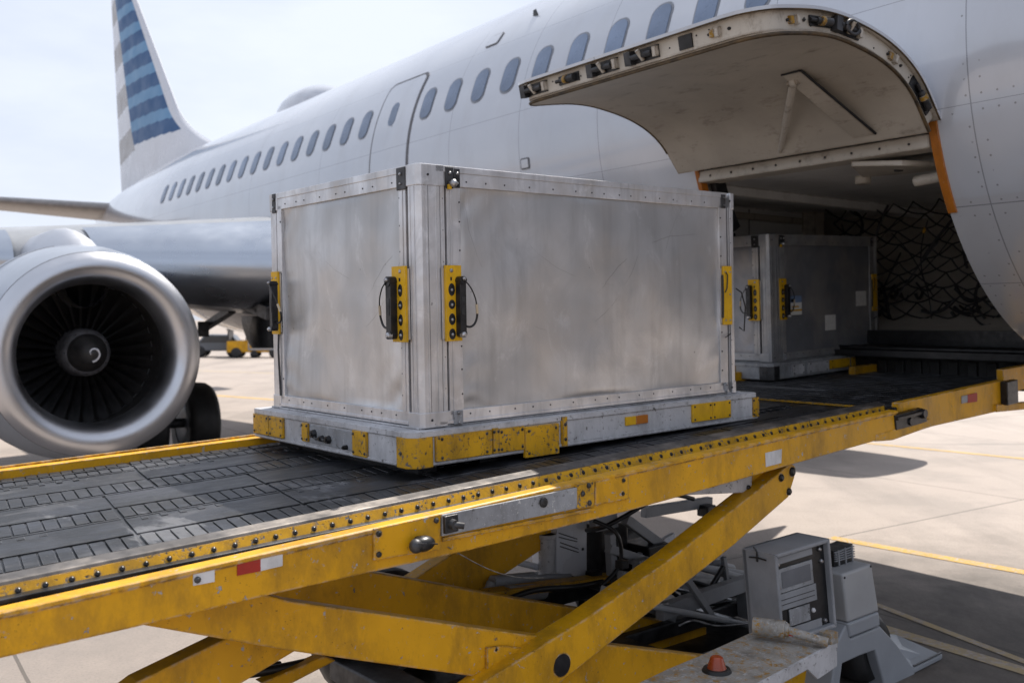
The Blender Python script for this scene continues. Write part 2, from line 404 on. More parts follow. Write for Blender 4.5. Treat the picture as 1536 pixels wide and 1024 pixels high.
def patch(mbx, outline, off, mi=0, cx=0):
    """flat-ish rounded outline given as (x, phi) wrapped on the skin; concentric rings for curvature"""
    c = (sum(p[0] for p in outline)/len(outline), sum(p[1] for p in outline)/len(outline))
    rings = []
    for k in (1, .85, .7, .55, .4, .2, .02):
        ring = []
        for p in outline:
            x = c[0]+(p[0]-c[0])*k; ph = c[1]+(p[1]-c[1])*k
            y, z = cs(ph, R+off); ring.append((x+cx, y, z))
        rings.append(ring)
    mbx.loft(rings, mi)
    side = [[(p[0]+cx, *cs(p[1], R+off)) for p in outline], [(p[0]+cx, *cs(p[1], R-.01)) for p in outline]]
    mbx.loft(side[::-1], mi, sm=False)
def rrect(x0, x1, p0, p1, rx, n=6, slant=0):
    """rounded rect in (x, phi)"""
    rp = rx/R; o = []
    for (cx, cp, a0) in ((x1-rx, p1-rp, 0), (x0+rx, p1-rp, PI/2), (x0+rx, p0+rp, PI), (x1-rx, p0+rp, 3*PI/2)):
        for i in range(n+1):
            a = a0+PI/2*i/n; o.append((cx+rx*math.cos(a), cp+rp*math.sin(a)))
    q = []
    for i in range(len(o)):                       # follow the curvature along the long edges
        a, b_ = o[i], o[(i+1) % len(o)]; m = max(1, int(abs(a[1]-b_[1])*R/.05), int(abs(a[0]-b_[0])/.2))
        q += [(a[0]+(b_[0]-a[0])*k/m, a[1]+(b_[1]-a[1])*k/m) for k in range(m)]
    return q
PW = math.asin(.64/R)
def window(x, first=[None]):
    if first[0]:
        c = copy_tree(first[0], air); c.location.x = x; return
    b = MB(); patch(b, rrect(-.122,.122,PW-.19/R,PW+.19/R,.105,8), .004)
    w = b.build('window', [m_wframe], air)
    b = MB(); patch(b, rrect(-.104,.104,PW-.170/R,PW+.170/R,.090,8), .009)
    b.build('pane', [m_pane], w); w.location.x = x; first[0] = w
for i in range(-3, 9): window(4.98+.5*i)
for i in range(17): window(10.42+.5*i)
def door_patch(name, x0, x1, p0, p1, r, par=air, g=.014):
    b = MB(); patch(b, rrect(x0,x1,p0,p1,r,8), .007, 1); patch(b, rrect(x0+g,x1-g,p0+g/R,p1-g/R,r-.01,8), .011, 0)
    return b.build(name, [m_skin, m_seam], par)
ed = door_patch('emergency_door', 9.23, 10.12, math.radians(-4), math.radians(33), .12, g=.034)
b = MB(); patch(b, rrect(9.62,9.82,PW-.16/R,PW+.17/R,.09,8), .010); w = b.build('window', [m_wframe], ed)
b = MB(); patch(b, rrect(9.64,9.80,PW-.14/R,PW+.15/R,.075,8), .014); b.build('pane', [m_pane], w)
door_patch('access_panel', 8.0, 8.22, math.radians(33.5), math.radians(38.5), .03)
b = MB(); patch(b, rrect(2.80,2.835,math.radians(-48.6),math.radians(-46.6),.006), .004, 0); b.build('vent', [m_blk], air)
door_patch('access_panel', 7.05, 7.18, math.radians(-9), math.radians(-6), .02)
b = MB(); b.prism([(7.50,*cs(.70,R)),(7.62,*cs(.72,R)),(7.60,*cs(.73,R+.035)),(7.55,*cs(.73,R+.04))], (0,.0,.012)); b.build('antenna_blade', [m_blk], air)
b = MB(); b.ball((16.0,0,R-.02), 1, 0, 24, (1.2,.50,.46)); b.build('radome', [m_skin], air)
# belly fairing at the wing root
b = MB(); rings = []
for i in range(25):
    u = i/24; x = 8.8+9.2*u; q = math.sin(PI*u)**.45 if 0 < u < 1 else .02
    rings.append([(x, math.cos(a)*(1.55+.62*q), -1.18+math.sin(a)*(.45+.52*q)) for a in [2*PI*j/40 for j in range(40)]])
b.loft(rings, 0); b.build('belly_fairing', [plain('fairing_paint', (.55,.52,.50), .35, 0, .08, 2)], air)

# --- wings
def foil(n=26, t=.13):
    up = []; lo = []
    for i in range(n+1):
        u = (1-math.cos(PI*i/n))/2
        y = 5*t*(.2969*math.sqrt(u)-.126*u-.3516*u*u+.2843*u**3-.1015*u**4)
        cam = .015*math.sin(PI*u); up.append((u, y+cam)); lo.append((u, -y*.95+cam))
    return up[::-1] + lo[1:]
def wing_sec(y, le, zl, ch, t):
    return [(le+u*ch, y, zl+v*ch) for u, v in foil(26, t)]
def wing_par(y):
    le = 9.09+.5*y; zl = -1.13+.018*y
    ch = 8.2-(y-1.2)*.82 if y < 6.2 else 4.1-(y-6.2)*.25
    return le, zl, ch, .20-.006*y
for sgn in (1, -1):
    b = MB(); rings = []; ys = [1.0,2,3,4,5,6.2,8,10,12,14,16,16.8]
    for y in ys:
        q = wing_sec(y, *wing_par(y)); rings.append([(p[0], p[1]*sgn, p[2]) for p in q])
    b.loft(rings, 0, False); b.add(rings[-1], [list(range(len(rings[-1])))], 0)
    wg = b.build('wing', [m_wing], air)
    # slats in segments, sitting just proud
    for (a0, a1) in ((2.3,4.7),(5.45,8.6),(8.65,11.5),(11.55,14.4)):
        b = MB(); rr = []
        for i in range(9):
            y = a0+(a1-a0)*i/8; le, zl, ch, t = wing_par(y)
            pts = [p for p in foil(40, t+.004) if p[0] < .13]
            rr.append([(le-.03+u*ch, y*sgn, zl+v*ch*1.04-.01) for u, v in pts])
        b.loft(rr, 0, False); b.build('slat', [m_slat], wg)
    # flap track fairings
    for y in (3.9, 7.6, 10.8):
        le, zl, ch, t = wing_par(y); b = MB()
        rr = []
        for i in range(15):
            u = i/14; q = math.sin(PI*min(1,u*1.0))**.6 if 0 < u < 1 else .03
            rr.append([(le+ch*.5+u*ch*.75, y*sgn+math.cos(a)*.13*q, zl-.16-.10*u+math.sin(a)*.2*q) for a in [2*PI*j/14 for j in range(14)]])
        b.loft(rr, 0); b.build('flap_fairing', [m_wing], wg)
# --- engines
def engine(sgn, loc):
    e = bpy.data.objects.new('engine', None); COL.objects.link(e); e.parent = air
    e.location = loc; e['label'] = 'grey turbofan engine'
    b = MB()
    b.rev([(.10,.985),(.3,1.035),(.7,1.09),(1.2,1.11),(1.8,1.09),(2.5,.99),(3.1,.86),(3.12,.83),(2.6,.84)], n=72); nac = b.build('nacelle', [m_cowl], e)
    b = MB()
    pr = [(.36,.680),(.25,.688),(.16,.706),(.08,.738),(.025,.785),(.0,.835),(.008,.885),(.045,.94),(.10,.985)]
    b.rev(pr, n=72); b.build('inlet_lip', [m_lipm], e)
    b = MB(); b.rev([(.098,.984),(.099,.9875),(.105,.9885),(.106,.985)], n=72); b.rev([(1.00,1.100),(1.001,1.1065),(1.008,1.1065),(1.009,1.100)], n=72); b.build('cowl_seam', [m_seam], e)
    b = MB(); b.rev([(.9,.735),(.36,.680)], n=72); b.rev([(.92,.0),(.92,.735)], n=48)
    b.cyl((2.3,0,0), (3.9,0,0), .55, .3, 32); b.build('inlet_duct', [m_duct], e)
    b = MB()
    b.rev([(.93,.25),(.60,.238),(.555,.222),(.53,.19)], n=40); b.rev([(.53,.19),(.50,.18),(.47,.165)], n=40, mi=1)
    b.rev([(.47,.165),(.40,.12),(.30,.055),(.275,.0)], n=40, mi=1)
    for i in range(12):
        a = 2*PI*i/12; b.bolt((.545,.208*math.cos(a),.208*math.sin(a)), (-1,0,0), .008, .006, 1)
    sp = b.build('spinner', [m_hub, m_duct], e)
    b = MB(); pts = []                                       # painted swirl on the spinner
    for i in range(15):
        a = -.4+i*.36; r = .022+.0042*i; x = .275+(r/.055)*.025+.0 if r < .055 else .30+(r-.055)*1.55
        pts.append((x-.004, math.cos(a)*r, math.sin(a)*r))
    b.tube(pts, [.004+.0007*i for i in range(15)], 6); b.build('swirl_mark', [m_finw], sp)
    nb = 30
    b0 = MB(); rows = []
    for i in range(9):
        r = .23+.495*i/8; tw = math.radians(28+34*i/8); ch = .10+.035*math.sin(PI*i/8); off = .03*math.sin(PI*i/8)
        rows.append([(.80+math.cos(tw)*ch*s+ off, r*math.cos(math.sin(tw)*ch*s/r), r*math.sin(math.sin(tw)*ch*s/r)) for s in (-.5,-.2,.1,.5)])
    b0.loft(rows, 0, False)
    first = b0.build('fan_blade', [m_fan], e)
    for i in range(1, nb):
        c = first.copy(); COL.objects.link(c); c.parent = e; c.rotation_euler = (2*PI*i/nb, 0, 0)
    b = MB(); rr = []
    for i in range(13):
        u = i/12; x = .55+4.2*u; zt = 1.0+.34*min(1, u*4)**.6 - .05*u; w = .06+.36*math.sin(PI*min(1,u*.9+.08))**.6; zb = .45
        rr.append([(x, math.cos(a)*w, (zt+zb)/2+math.sin(a)*(zt-zb)/2) for a in [2*PI*j/20 for j in range(20)]])
    b.loft(rr, 0); b.build('pylon', [m_lipm if sgn > 0 else m_wing], e)
    return e
engine(1, (9.8,5.02,-2.02)); engine(-1, (8.3,-6.0,-2.0))  # far engine is unseen, shifted off its mirror position to place its shadow

# --- landing gear
def gear(x, y):
    e = bpy.data.objects.new('landing_gear', None); COL.objects.link(e); e.parent = air; e.location = (x, y, 0)
    zg = -(HC+1.68)
    for dy in (-.36, .36):
        b = MB(); r = .585
        b.rev([(dy-.2,.33),(dy-.21,.45),(dy-.20,.53),(dy-.13,r-.01),(dy,r),(dy+.13,r-.01),(dy+.2,.53),(dy+.21,.45),(dy+.2,.33)], (0,0,zg+r), 40, 0, 'y')
        t = b.build('tyre', [m_rub], e)
        b = MB(); b.rev([(dy-.17,.0),(dy-.17,.15),(dy-.19,.33),(dy+.19,.33),(dy+.17,.15),(dy+.17,.0)], (0,0,zg+r), 30, 0, 'y'); b.build('rim', [m_grey_p], t)
    b = MB(); b.cyl((0,-.45,zg+.585),(0,.45,zg+.585),.07); b.cyl((0,0,zg+.585),(0,0,zg+1.1),.075); b.cyl((0,0,zg+1.1),(0,0,-1.1),.12)
    b.build('strut', [m_dark], e)
    b = MB(); b.obox((-.5,.92 if y > 0 else -.92,zg+.75),(.55,0,0),(0,.015,0),(0,0,.55)); b.build('gear_door', [m_wing], e)
gear(14.25, 3.02); gear(14.25, -2.6)
e = bpy.data.objects.new('landing_gear', None); COL.objects.link(e); e.parent = air
for dy in (-.22, .22):
    b = MB(); b.rev([(dy-.1,.2),(dy-.11,.3),(dy-.06,.37),(dy,.38),(dy+.06,.37),(dy+.11,.3),(dy+.1,.2)], (-5.2,0,-HC-1.68+.38), 30, 0, 'y'); b.build('tyre', [m_rub], e)
b = MB(); b.cyl((-5.2,-.25,-HC-1.3),(-5.2,.25,-HC-1.3),.05); b.cyl((-5.2,0,-HC-1.3),(-5.2,0,-1.7),.08); b.build('strut', [m_finw], e)

# linkage and flap gear seen under the wing
b = MB()
for q0, q1, w_ in (((258,410),(406,470),.16),((345,425),(308,444),.12),((357,428),(392,468),.07),((348,464),(308,490),.10),((330,440),(372,446),.06)):
    b.bar(bp(FA,*q0,1,2.9), bp(FA,*q1,1,2.9), .10, w_)
b.box(bp(FA,296,505,1,3.1), bp(FA,314,482,1,2.95))
b.build('flap_linkage', [m_dark], air, .01)
b = MB(); rr = []
for i in range(9):
    u, v = 362+4*math.sin(i/8*2.4)*0+ (i/8)**2*16, 474+i/8*48
    p = bp(FA, u, v, 1, 2.6); q_ = bp(FA, 396, 476+i/8*46, 1, 2.6); rr.append([p, q_, q_+V((0,-.3,0)), p+V((0,-.3,0))])
b.loft(rr, 0, True, True); b.build('gear_fairing', [m_blk], air)
# --- tail fin with striped livery (cells follow the stripes)
def fin_le(z): k = max(0, 3.5-z); return 23.8+(z-3.5)*1.0-.8*k*k
def fin_te(z): return 28.8+(z-2.05)*.20
ZT = 9.0
b = MB()
def halfth(u, z): return max(.004, (.28-.022*(z-1.5))*(u**.5)*(1-u)*1.9+.004)
def cell(u, z):
    x = fin_le(z)*(1-u)+fin_te(z)*u
    if z < 2.5: return 3
    if u < .06: return 3
    if u < .67:
        q = (z-.16*(30-x)*(-1)*.35-2.9)/.86
        q = (z-2.92-(x-26)*.05)/.66
        if q < 0: return 3
        return 0 if (q % 1) < .56 else 1
    q = (z-2.75+(x-28)*.08)/1.38
    if q < 0: return 3
    return 2 if (q % 1) < .5 else 3
us = [0,.01,.03,.06,.10]+[.10+.57*i/20 for i in range(1,21)]+[.67+.33*i/12 for i in range(1,13)]
zs = [1.55,1.75,1.9,2.05,2.2,2.3,2.4]+[2.4+i*.035 for i in range(1, int((ZT-2.4)/.035)+1)]
for sgn in (1, -1):
    rings = [[(fin_le(z)*(1-u)+fin_te(z)*u, sgn*halfth(u, z), z) for u in us] for z in zs]
    if sgn < 0: rings = [r[::-1] for r in rings]; uu = us[::-1]
    else: uu = us
    b.loft(rings, 0, False, True, None, lambda i, kk: cell((uu[kk]+uu[kk+1])/2, (zs[i]+zs[i+1])/2))
b.build('tail_fin', [m_blue1, m_blue2, m_tan, m_finw], air)
for sgn in (1, -1):
    b = MB(); rr = []
    for i in range(8):
        y = .2+6.0*i/7; rr.append([(26.0+.62*y+u*(3.6-.36*y), sgn*y, 1.13+.075*y+v*(3.6-.36*y)) for u, v in foil(20,.11)])
    b.loft(rr, 0, False); b.add(rr[-1], [list(range(len(rr[-1])))], 0); b.build('horizontal_stabilizer', [plain('stabilizer_paint', (.22,.20,.19), .4)], air)

# --- cargo door (top-hinged, swung out and up)
sec = [V((1.905,-.50)), V((2.10,-.285)), V((2.34,-.15)), V((2.66,-.075)), V((3.04,-.060)), V((3.58,-.150))]
def catmull(P, n):
    o = []
    Q = [P[0]*2-P[1]]+P+[P[-1]*2-P[-2]]
    for i in range(1, len(Q)-2):
        for k in range(n):
            t = k/n; a, b_, c, d = Q[i-1:i+3]
            o.append(.5*((2*b_)+(c-a)*t+(2*a-5*b_+4*c-d)*t*t+(3*b_-a-3*c+d)*t**3))
    o.append(P[-1]); return o
prof = catmull(sec, 8)
L_ = [0]
for i in range(1, len(prof)): L_.append(L_[-1]+(prof[i]-prof[i-1]).length)
LT = L_[-1]
def dpt(s, off):
    s = max(0, min(LT, s)); i = 0
    while i < len(L_)-2 and L_[i+1] < s: i += 1
    t = (s-L_[i])/(L_[i+1]-L_[i]); p = prof[i].lerp(prof[i+1], t)
    d = (prof[min(i+1,len(prof)-1)]-prof[i]).normalized(); nn = V((-d.y, d.x))
    return p+nn*off
def slab(b, x0, x1, s0, s1, o0, o1, rc, mi=0, mu=None, ns=40, nx=14):
    """door-shaped solid between offsets o0 (top) and o1 (underside); corners rounded at the free edge"""
    top = []; bot = []
    for i in range(ns+1):
        q = i/ns; q = q if rc == 0 else 1-(1-q)**1.35
        s = s0+(s1-s0)*q; e = s-(s1-rc); dx = 0
        if rc and e > 0: dx = rc-math.sqrt(max(0, rc*rc-e*e))
        X = [x0+dx+(x1-x0-2*dx)*k/nx for k in range(nx+1)]
        p = dpt(s, o0); top.append([(x, p.x, p.y) for x in X]); p = dpt(s, o1); bot.append([(x, p.x, p.y) for x in X])
    b.loft(top, mi, False); b.loft([r[::-1] for r in bot], mi if mu is None else mu, False)
    per = lambda g: [r[0] for r in g]+g[-1][1:]+[r[-1] for r in g[::-1]][1:]+g[0][::-1][1:-1]
    b.loft([per(top), per(bot)], mi, True, False)
    return per(bot)
XD0, XD1 = XO0-.075, XO1+.10
cd = bpy.data.objects.new('cargo_door', None); COL.objects.link(cd); cd.parent = air; cd['label'] = 'open cargo door swung up and out'
b = MB(); slab(b, XD0, XD1, 0, LT, .0, -.018, .20, 0, 1); b.build('outer_skin', [m_skin, m_beam], cd)
_b = MB(); _p = slab(_b, XD0+.004, XD1-.004, .0, LT-.004, -.010, -.020, .20, 0); b = MB(); b.tube([V(p) for p in _p][:-16], .0055, 6); b.build('edge_trim', [m_seal], cd)
b = MB(); slab(b, XD0+.035, XD1-.06, .03, LT-.04, -.019, -.120, .17, 0); b.build('door_rim', [m_beam], cd)
b = MB(); per = slab(b, XD0+.018, XD1-.04, .0, LT-.06, -.121, -.145, .17, 0); b.build('inner_panel', [m_liner], cd)
b = MB(); b.tube([(p[0], p[1]+.0, p[2]+.006) for p in per if True][:-16], .011, 6); b.build('seal', [m_seal], cd)
def rimpt(kind, f, o):
    if kind == 'f':
        x = XD0+.22+(XD1-XD0-.42)*f; p = dpt(LT-.04, o); return V((x, p.x, p.y)), V((1,0,0)), V((0,.98,-.2))
    s = .15+(LT-.4)*f; p = dpt(s, o); q = dpt(s+.05, o); return V((XD0+.035, p.x, p.y)), V((0,q.x-p.x,q.y-p.y)).normalized(), V((-1,0,0))
for kind, f, ty in (('f',.96,0),('f',.76,3),('f',.56,0),('f',.36,0),('f',.17,1),('f',.03,2),('s',.93,2),('s',.78,3),('s',.62,4),('s',.28,2),('s',.10,1),('s',.02,3)):
    c, ax, nn = rimpt(kind, f, -.070); b = MB(); up = ax.cross(nn)*1.35; ax = ax*1.35
    if ty in (0, 4):
        b.obox(c+nn*.004, ax*.085, nn*.006, up*.026, 1)
        b.cyl(c-ax*.06+nn*.03, c+ax*.06+nn*.03, .017, n=12, mi=0); b.obox(c+ax*.075+nn*.018, ax*.018, nn*.025, up*.028, 0)
        b.obox(c-ax*.075+nn*.015, ax*.010, nn*.02, up*.02, 2)
        b.cyl(c+nn*.02-up*.02, c+nn*.06+up*.02, .012, n=8, mi=2)
    elif ty == 1: b.obox(c+nn*.003, ax*.035, nn*.006, up*.027, 1)
    elif ty == 2:
        for q in (-.05, 0, .05): b.bolt(c+ax*q, nn, .009, .014, 1)
        b.obox(c+nn*.01, ax*.010, nn*.016, up*.018, 2); b.obox(c+ax*.03+nn*.004, ax*.012, nn*.012, up*.015, 3)
    else:
        b.cyl(c-ax*.05+nn*.02, c+ax*.04+nn*.02, .024, .018, 12, 0); b.cyl(c-ax*.0+nn*.022, c+ax*.02+nn*.022, .027, .025, 12, 3); b.cyl(c+ax*.03+nn*.02, c+ax*.08+nn*.02, .011, n=10, mi=1); b.obox(c+nn*.004, ax*.07, nn*.005, up*.02, 1)
    if ty == 4:
        P = [c+nn*.05+ax*(.040*math.cos(a))+up*(.026*math.sin(a)) for a in [2*PI*i/20 for i in range(21)]]
        b.tube(P, .009, 8, 0)
    b.build('latch', [m_dark, m_blk, m_beam, m_brass], cd)
for i in range(34):
    f = random.random(); c, ax, nn = rimpt('f' if i % 3 else 's', f, -.04-.06*random.random()); b = MB(); b.bolt(c, nn, .005, .005); b.build('rivet', [m_blk], cd)
# inner bracket plate + actuator strut
def under(x, s, o=-.147): p = dpt(s, o); return V((x, p.x, p.y))
b = MB()
A = [under(3.60,.02,-.119), under(3.74,.02,-.119), under(4.02,.62,-.119), under(3.92,.72,-.119), under(3.80,.70,-.119)]
for (xa, sa, xb, sb) in ((3.62,.0,3.90,.70),(3.90,.70,4.06,.66),(4.06,.66,3.85,.0)):
    pass
rows = []
q0_, q1_ = under(3.46,.05,-.152), under(3.58,.83,-.152)
for i in range(10):
    q = i/9; p0 = q0_.lerp(q1_, q); rows.append([p0, p0+V((.15-.02*q,0,0))])
b.loft(rows, 0, False, False); b.tube([q0_.lerp(q1_, i/9)-V((.006,0,-.002)) for i in range(10)], .008, 6, 1)
b.tube([under(3.58,.835,-.154), under(3.71,.835,-.154)], .006, 6, 1)
b.build('bracket_plate', [m_liner, m_blk], cd)
st0 = under(3.68, .745, -.175); st1 = bp(FA, 1171, 226, 1, 2.03)
b = MB(); b.cyl(st0, st0.lerp(st1,.6), .024, n=14); b.cyl(st0.lerp(st1,.6), st1, .019, n=14); b.ball(st0, .03); b.cyl(st0-V((.04,0,0)), st0+V((.04,0,0)), .018, n=10); b.ball(st1, .022)
b.build('actuator_strut', [m_beam], cd)

# --- opening frame, orange edge guards, hold interior
def arc_strip(b, x0, x1, p0, p1, r0, r1, mi=0, n=24):
    R4 = []
    for i in range(n+1):
        a = p0+(p1-p0)*i/n; c, s_ = math.cos(a), math.sin(a)
        R4.append([(x0,c*r0,s_*r0),(x1,c*r0,s_*r0),(x1,c*r1,s_*r1),(x0,c*r1,s_*r1)])
    b.loft(R4, mi, True, False); b.add(R4[0], [(0,1,2,3)], mi); b.add(R4[-1], [(3,2,1,0)], mi)
b = MB(); arc_strip(b, XO0-.14, XO0-.002, P_BOT-.2, P_TOP+.04, 1.86, 1.975, 0); arc_strip(b, XO1+.002, XO1+.10, math.radians(-34), P_TOP+.04, 1.84, 1.975, 0); b.build('opening_frame', [m_holdd], air)
b = MB(); arc_strip(b, XO0-.048, XO0+.008, math.radians(-31.5), P_TOP-.01, 1.95, 1.992); b.build('edge_guard', [m_orange], air, .003)
b = MB(); arc_strip(b, XO1-.035, XO1+.004, math.radians(-31), P_TOP-.01, 1.92, 1.986); b.build('edge_guard', [m_orange], air, .003)
b = MB(); arc_strip(b, XO1-.09, XO1-.04, math.radians(-33), P_TOP-.03, 1.78, 1.90); b.build('edge_seal', [m_blk], air, .003)
b = MB(); b.box((XO0+.02,1.72,-.66),(XO1-.02,1.885,-.575)); b.box((XO0+.0,1.60,-.60),(XO1-.0,1.71,-.56))
for i in range(9): b.bolt((XO0+.15+.2*i,1.886,-.62),(0,1,0),.008,.006,1)
b.build('hinge_beam', [m_beam, m_blk], air, .006)
b = MB(); b.prism([(3.42,1.83,-.70),(3.78,1.83,-.66),(4.02,1.35,-.66),(3.75,1.25,-.66),(3.30,1.35,-.68)], (0,0,-.035)); b.cyl((3.62,1.55,-.68),(3.62,1.55,-.72),.028,mi=1)
b.cyl((4.05,1.3,-.68),(4.05,1.3,-.735),.055)
b.cyl((3.22,1.55,-.78),(3.5,1.55,-.80),.035,n=14); b.build('ceiling_bracket', [m_beam, m_blk], air, .004)
b = MB(); b.box((1.4,-1.85,-.60),(6.9,1.80,-.555)); b.box((2.2,-1.8,-.66),(2.3,1.7,-.60)); b.box((5.3,-1.8,-.68),(5.42,1.75,-.60)); b.build('hold_ceiling', [m_hold], air, .004)
b = MB()   # aft wall of the door bay, with slots
b.box((6.25,-.95,-1.9),(6.29,1.82,-.6)); b.box((6.1,-1.08,-1.9),(6.28,-.93,-.6), 1)
for y in (1.0,.55,.1,-.35): b.box((6.244,y,-.98),(6.249,y+.03,-.86),2)
for y in (1.3,.85,-.1): b.box((6.243,y-.006,-1.9),(6.248,y+.006,-.62),3)
b.box((6.22,-.9,-.72),(6.249,1.8,-.66),1)
b.build('hold_wall', [m_hold, m_beam, m_blk, m_seam], air, .004)
b = MB(); arc_strip(b, 1.2, 6.9, math.radians(188), math.radians(256), 1.86, 1.90, 0, 30); b.box((6.86,-1.9,-1.8),(6.9,1.3,-.6)); b.box((1.9,-1.9,-1.8),(1.94,1.3,-.6)); b.build('hold_lining', [m_holdd], air)
b = MB(); b.box((2.4,-1.2,-1.99),(5.9,-.35,-1.78)); b.box((2.4,-1.2,-1.99),(5.9,.2,-1.94))
for i in range(7): b.cyl((2.45,.1-.19*i,-1.925),(5.85,.1-.19*i,-1.925),.022,n=10)
b.build('roller_floor', [m_blk], air)
b = MB(); b.box((3.9,-1.35,-1.93),(4.05,-1.25,-1.20)); b.box((3.86,-1.38,-1.93),(4.12,-1.2,-1.88)); b.box((3.8,-1.34,-1.86),(3.83,-1.26,-1.30)); b.bolt((3.97,-1.25,-1.52),(0,1,0),.02,.02,1); b.bar((3.93,-1.24,-1.52),(4.02,-1.24,-1.52),.02,.01,1); b.build('stowage_panel', [m_finw, m_blk], air, .004)

# cargo net: top-level, hangs in the hold
FN = FA @ Matrix.Translation((4.75, -.78, -1.68))
b = MB(); rnd = random.Random(3)
def netpt(i, j):
    x = -1.3+i*.235; z = .0+j*.132
    return V((x+rnd.uniform(-.022,.022)+.05*math.sin(j*.9), .22*(z/1.25)*0+rnd.uniform(-.04,.04)-.28*max(0, z-.55)**1.0*0, z+rnd.uniform(-.018,.018)))
NI, NJ = 11, 9
g_ = [[netpt(i, j) for j in range(NJ)] for i in range(NI)]
def sag(a, b_, n=5, s=.03):
    return [a.lerp(b_, k/n)+V((0, 0, -s*math.sin(PI*k/n))) for k in range(n+1)]
for i in range(NI-1):
    for j in range(NJ-1):
        b.tube(sag(g_[i][j], g_[i+1][j+1]), .0075, 5); b.tube(sag(g_[i+1][j], g_[i][j+1]), .0075, 5)
for q in range(20):
    a = V((rnd.uniform(-1.2,1.0), rnd.uniform(-.05,.3), rnd.uniform(.2,1.2))); c = a+V((rnd.uniform(-.5,.5), rnd.uniform(-.2,.2), rnd.uniform(-.9,-.2))); c.z = max(.0, c.z); a.z = min(a.z, 1.02)
    m_ = a.lerp(c,.5)+V((rnd.uniform(-.25,.25),0,rnd.uniform(-.1,.1)))
    b.tube([a*(1-t)**2+m_*2*t*(1-t)+c*t*t for t in [k/8 for k in range(9)]], rnd.choice((.006,.009,.013)), 5, 0)
for q in range(22):
    a = V((rnd.uniform(-1.2,1.0), rnd.uniform(-.1,.2), rnd.uniform(.05,.35))); c = a+V((rnd.uniform(-.3,.3), rnd.uniform(-.1,.1), rnd.uniform(-.15,.05))); m_ = a.lerp(c,.5)+V((0,0,-.12))
    b.tube([a*(1-t)**2+m_*2*t*(1-t)+c*t*t for t in [k/6 for k in range(7)]], rnd.choice((.01,.016)), 5, 0)
b.build('net_mesh', [m_rub], None)
cn = bpy.data.objects['net_mesh']; cn.name = 'cargo_net'; cn.matrix_world = FN
tag(cn, 'black cargo netting and tangled straps hanging in the dark hold behind the smaller container', 'net')
b = MB()
for q in range(3): b.obox((-.6+.5*q, .30, .5+.3*math.sin(q*2.1)), (.008,0,.01), (0,.004,0), (-.008,0,.02), 0)
ob = b.build('buckle', [m_yel_worn], cn)
# ------------------------------------------------------------------ freight containers
def dent_panel(L, H, seed, amp, nx, nz, puck=True):
    """sheet in x–z, y outwards negative; dented, puckered at the riveted edges"""
    b = MB(); rows = []
    r = random.Random(seed); dents = [(r.uniform(.1,.9)*L, r.uniform(.12,.9)*H, r.uniform(.06,.2), r.uniform(-1,1)*amp*.8) for _ in range(9)]
    for j in range(nz+1):
        row = []
        for i in range(nx+1):
            x = L*i/nx; z = H*j/nz
            d = noise.noise(V((x*1.9+seed, z*1.9, seed*.7)))*amp*2.4+noise.noise(V((x*5.5, z*4.2+seed, 3.1)))*amp*.5
            for (cx, cz, rr, am) in dents:
                q = ((x-cx)**2+(z-cz)**2)/(rr*rr)
                if q < 6: d += am*math.exp(-q*1.4)
            ex = min(x, L-x); ez = min(z, H-z); e = min(ex, ez)
            if puck:
                c = math.hypot(x-.0, z-H); c2 = math.hypot(x, z); c3 = math.hypot(x-L, z)
                for cc, am, fr in ((c,1.5,17),(c2,1.8,14),(c3,1.3,15)):
                    if cc < .3: d += am*amp*math.exp(-cc*9)*math.sin(cc*fr*3+math.atan2(z+.01, x+.01)*4)*.7
                d += amp*.55*math.exp(-ex*16)*math.sin(z*21+seed)*(1+.5*math.sin(z*9))
            d *= min(1, e/.03)
            row.append((x, -d, z))
        rows.append(row)
    b.loft(rows, 0, False)
    return b

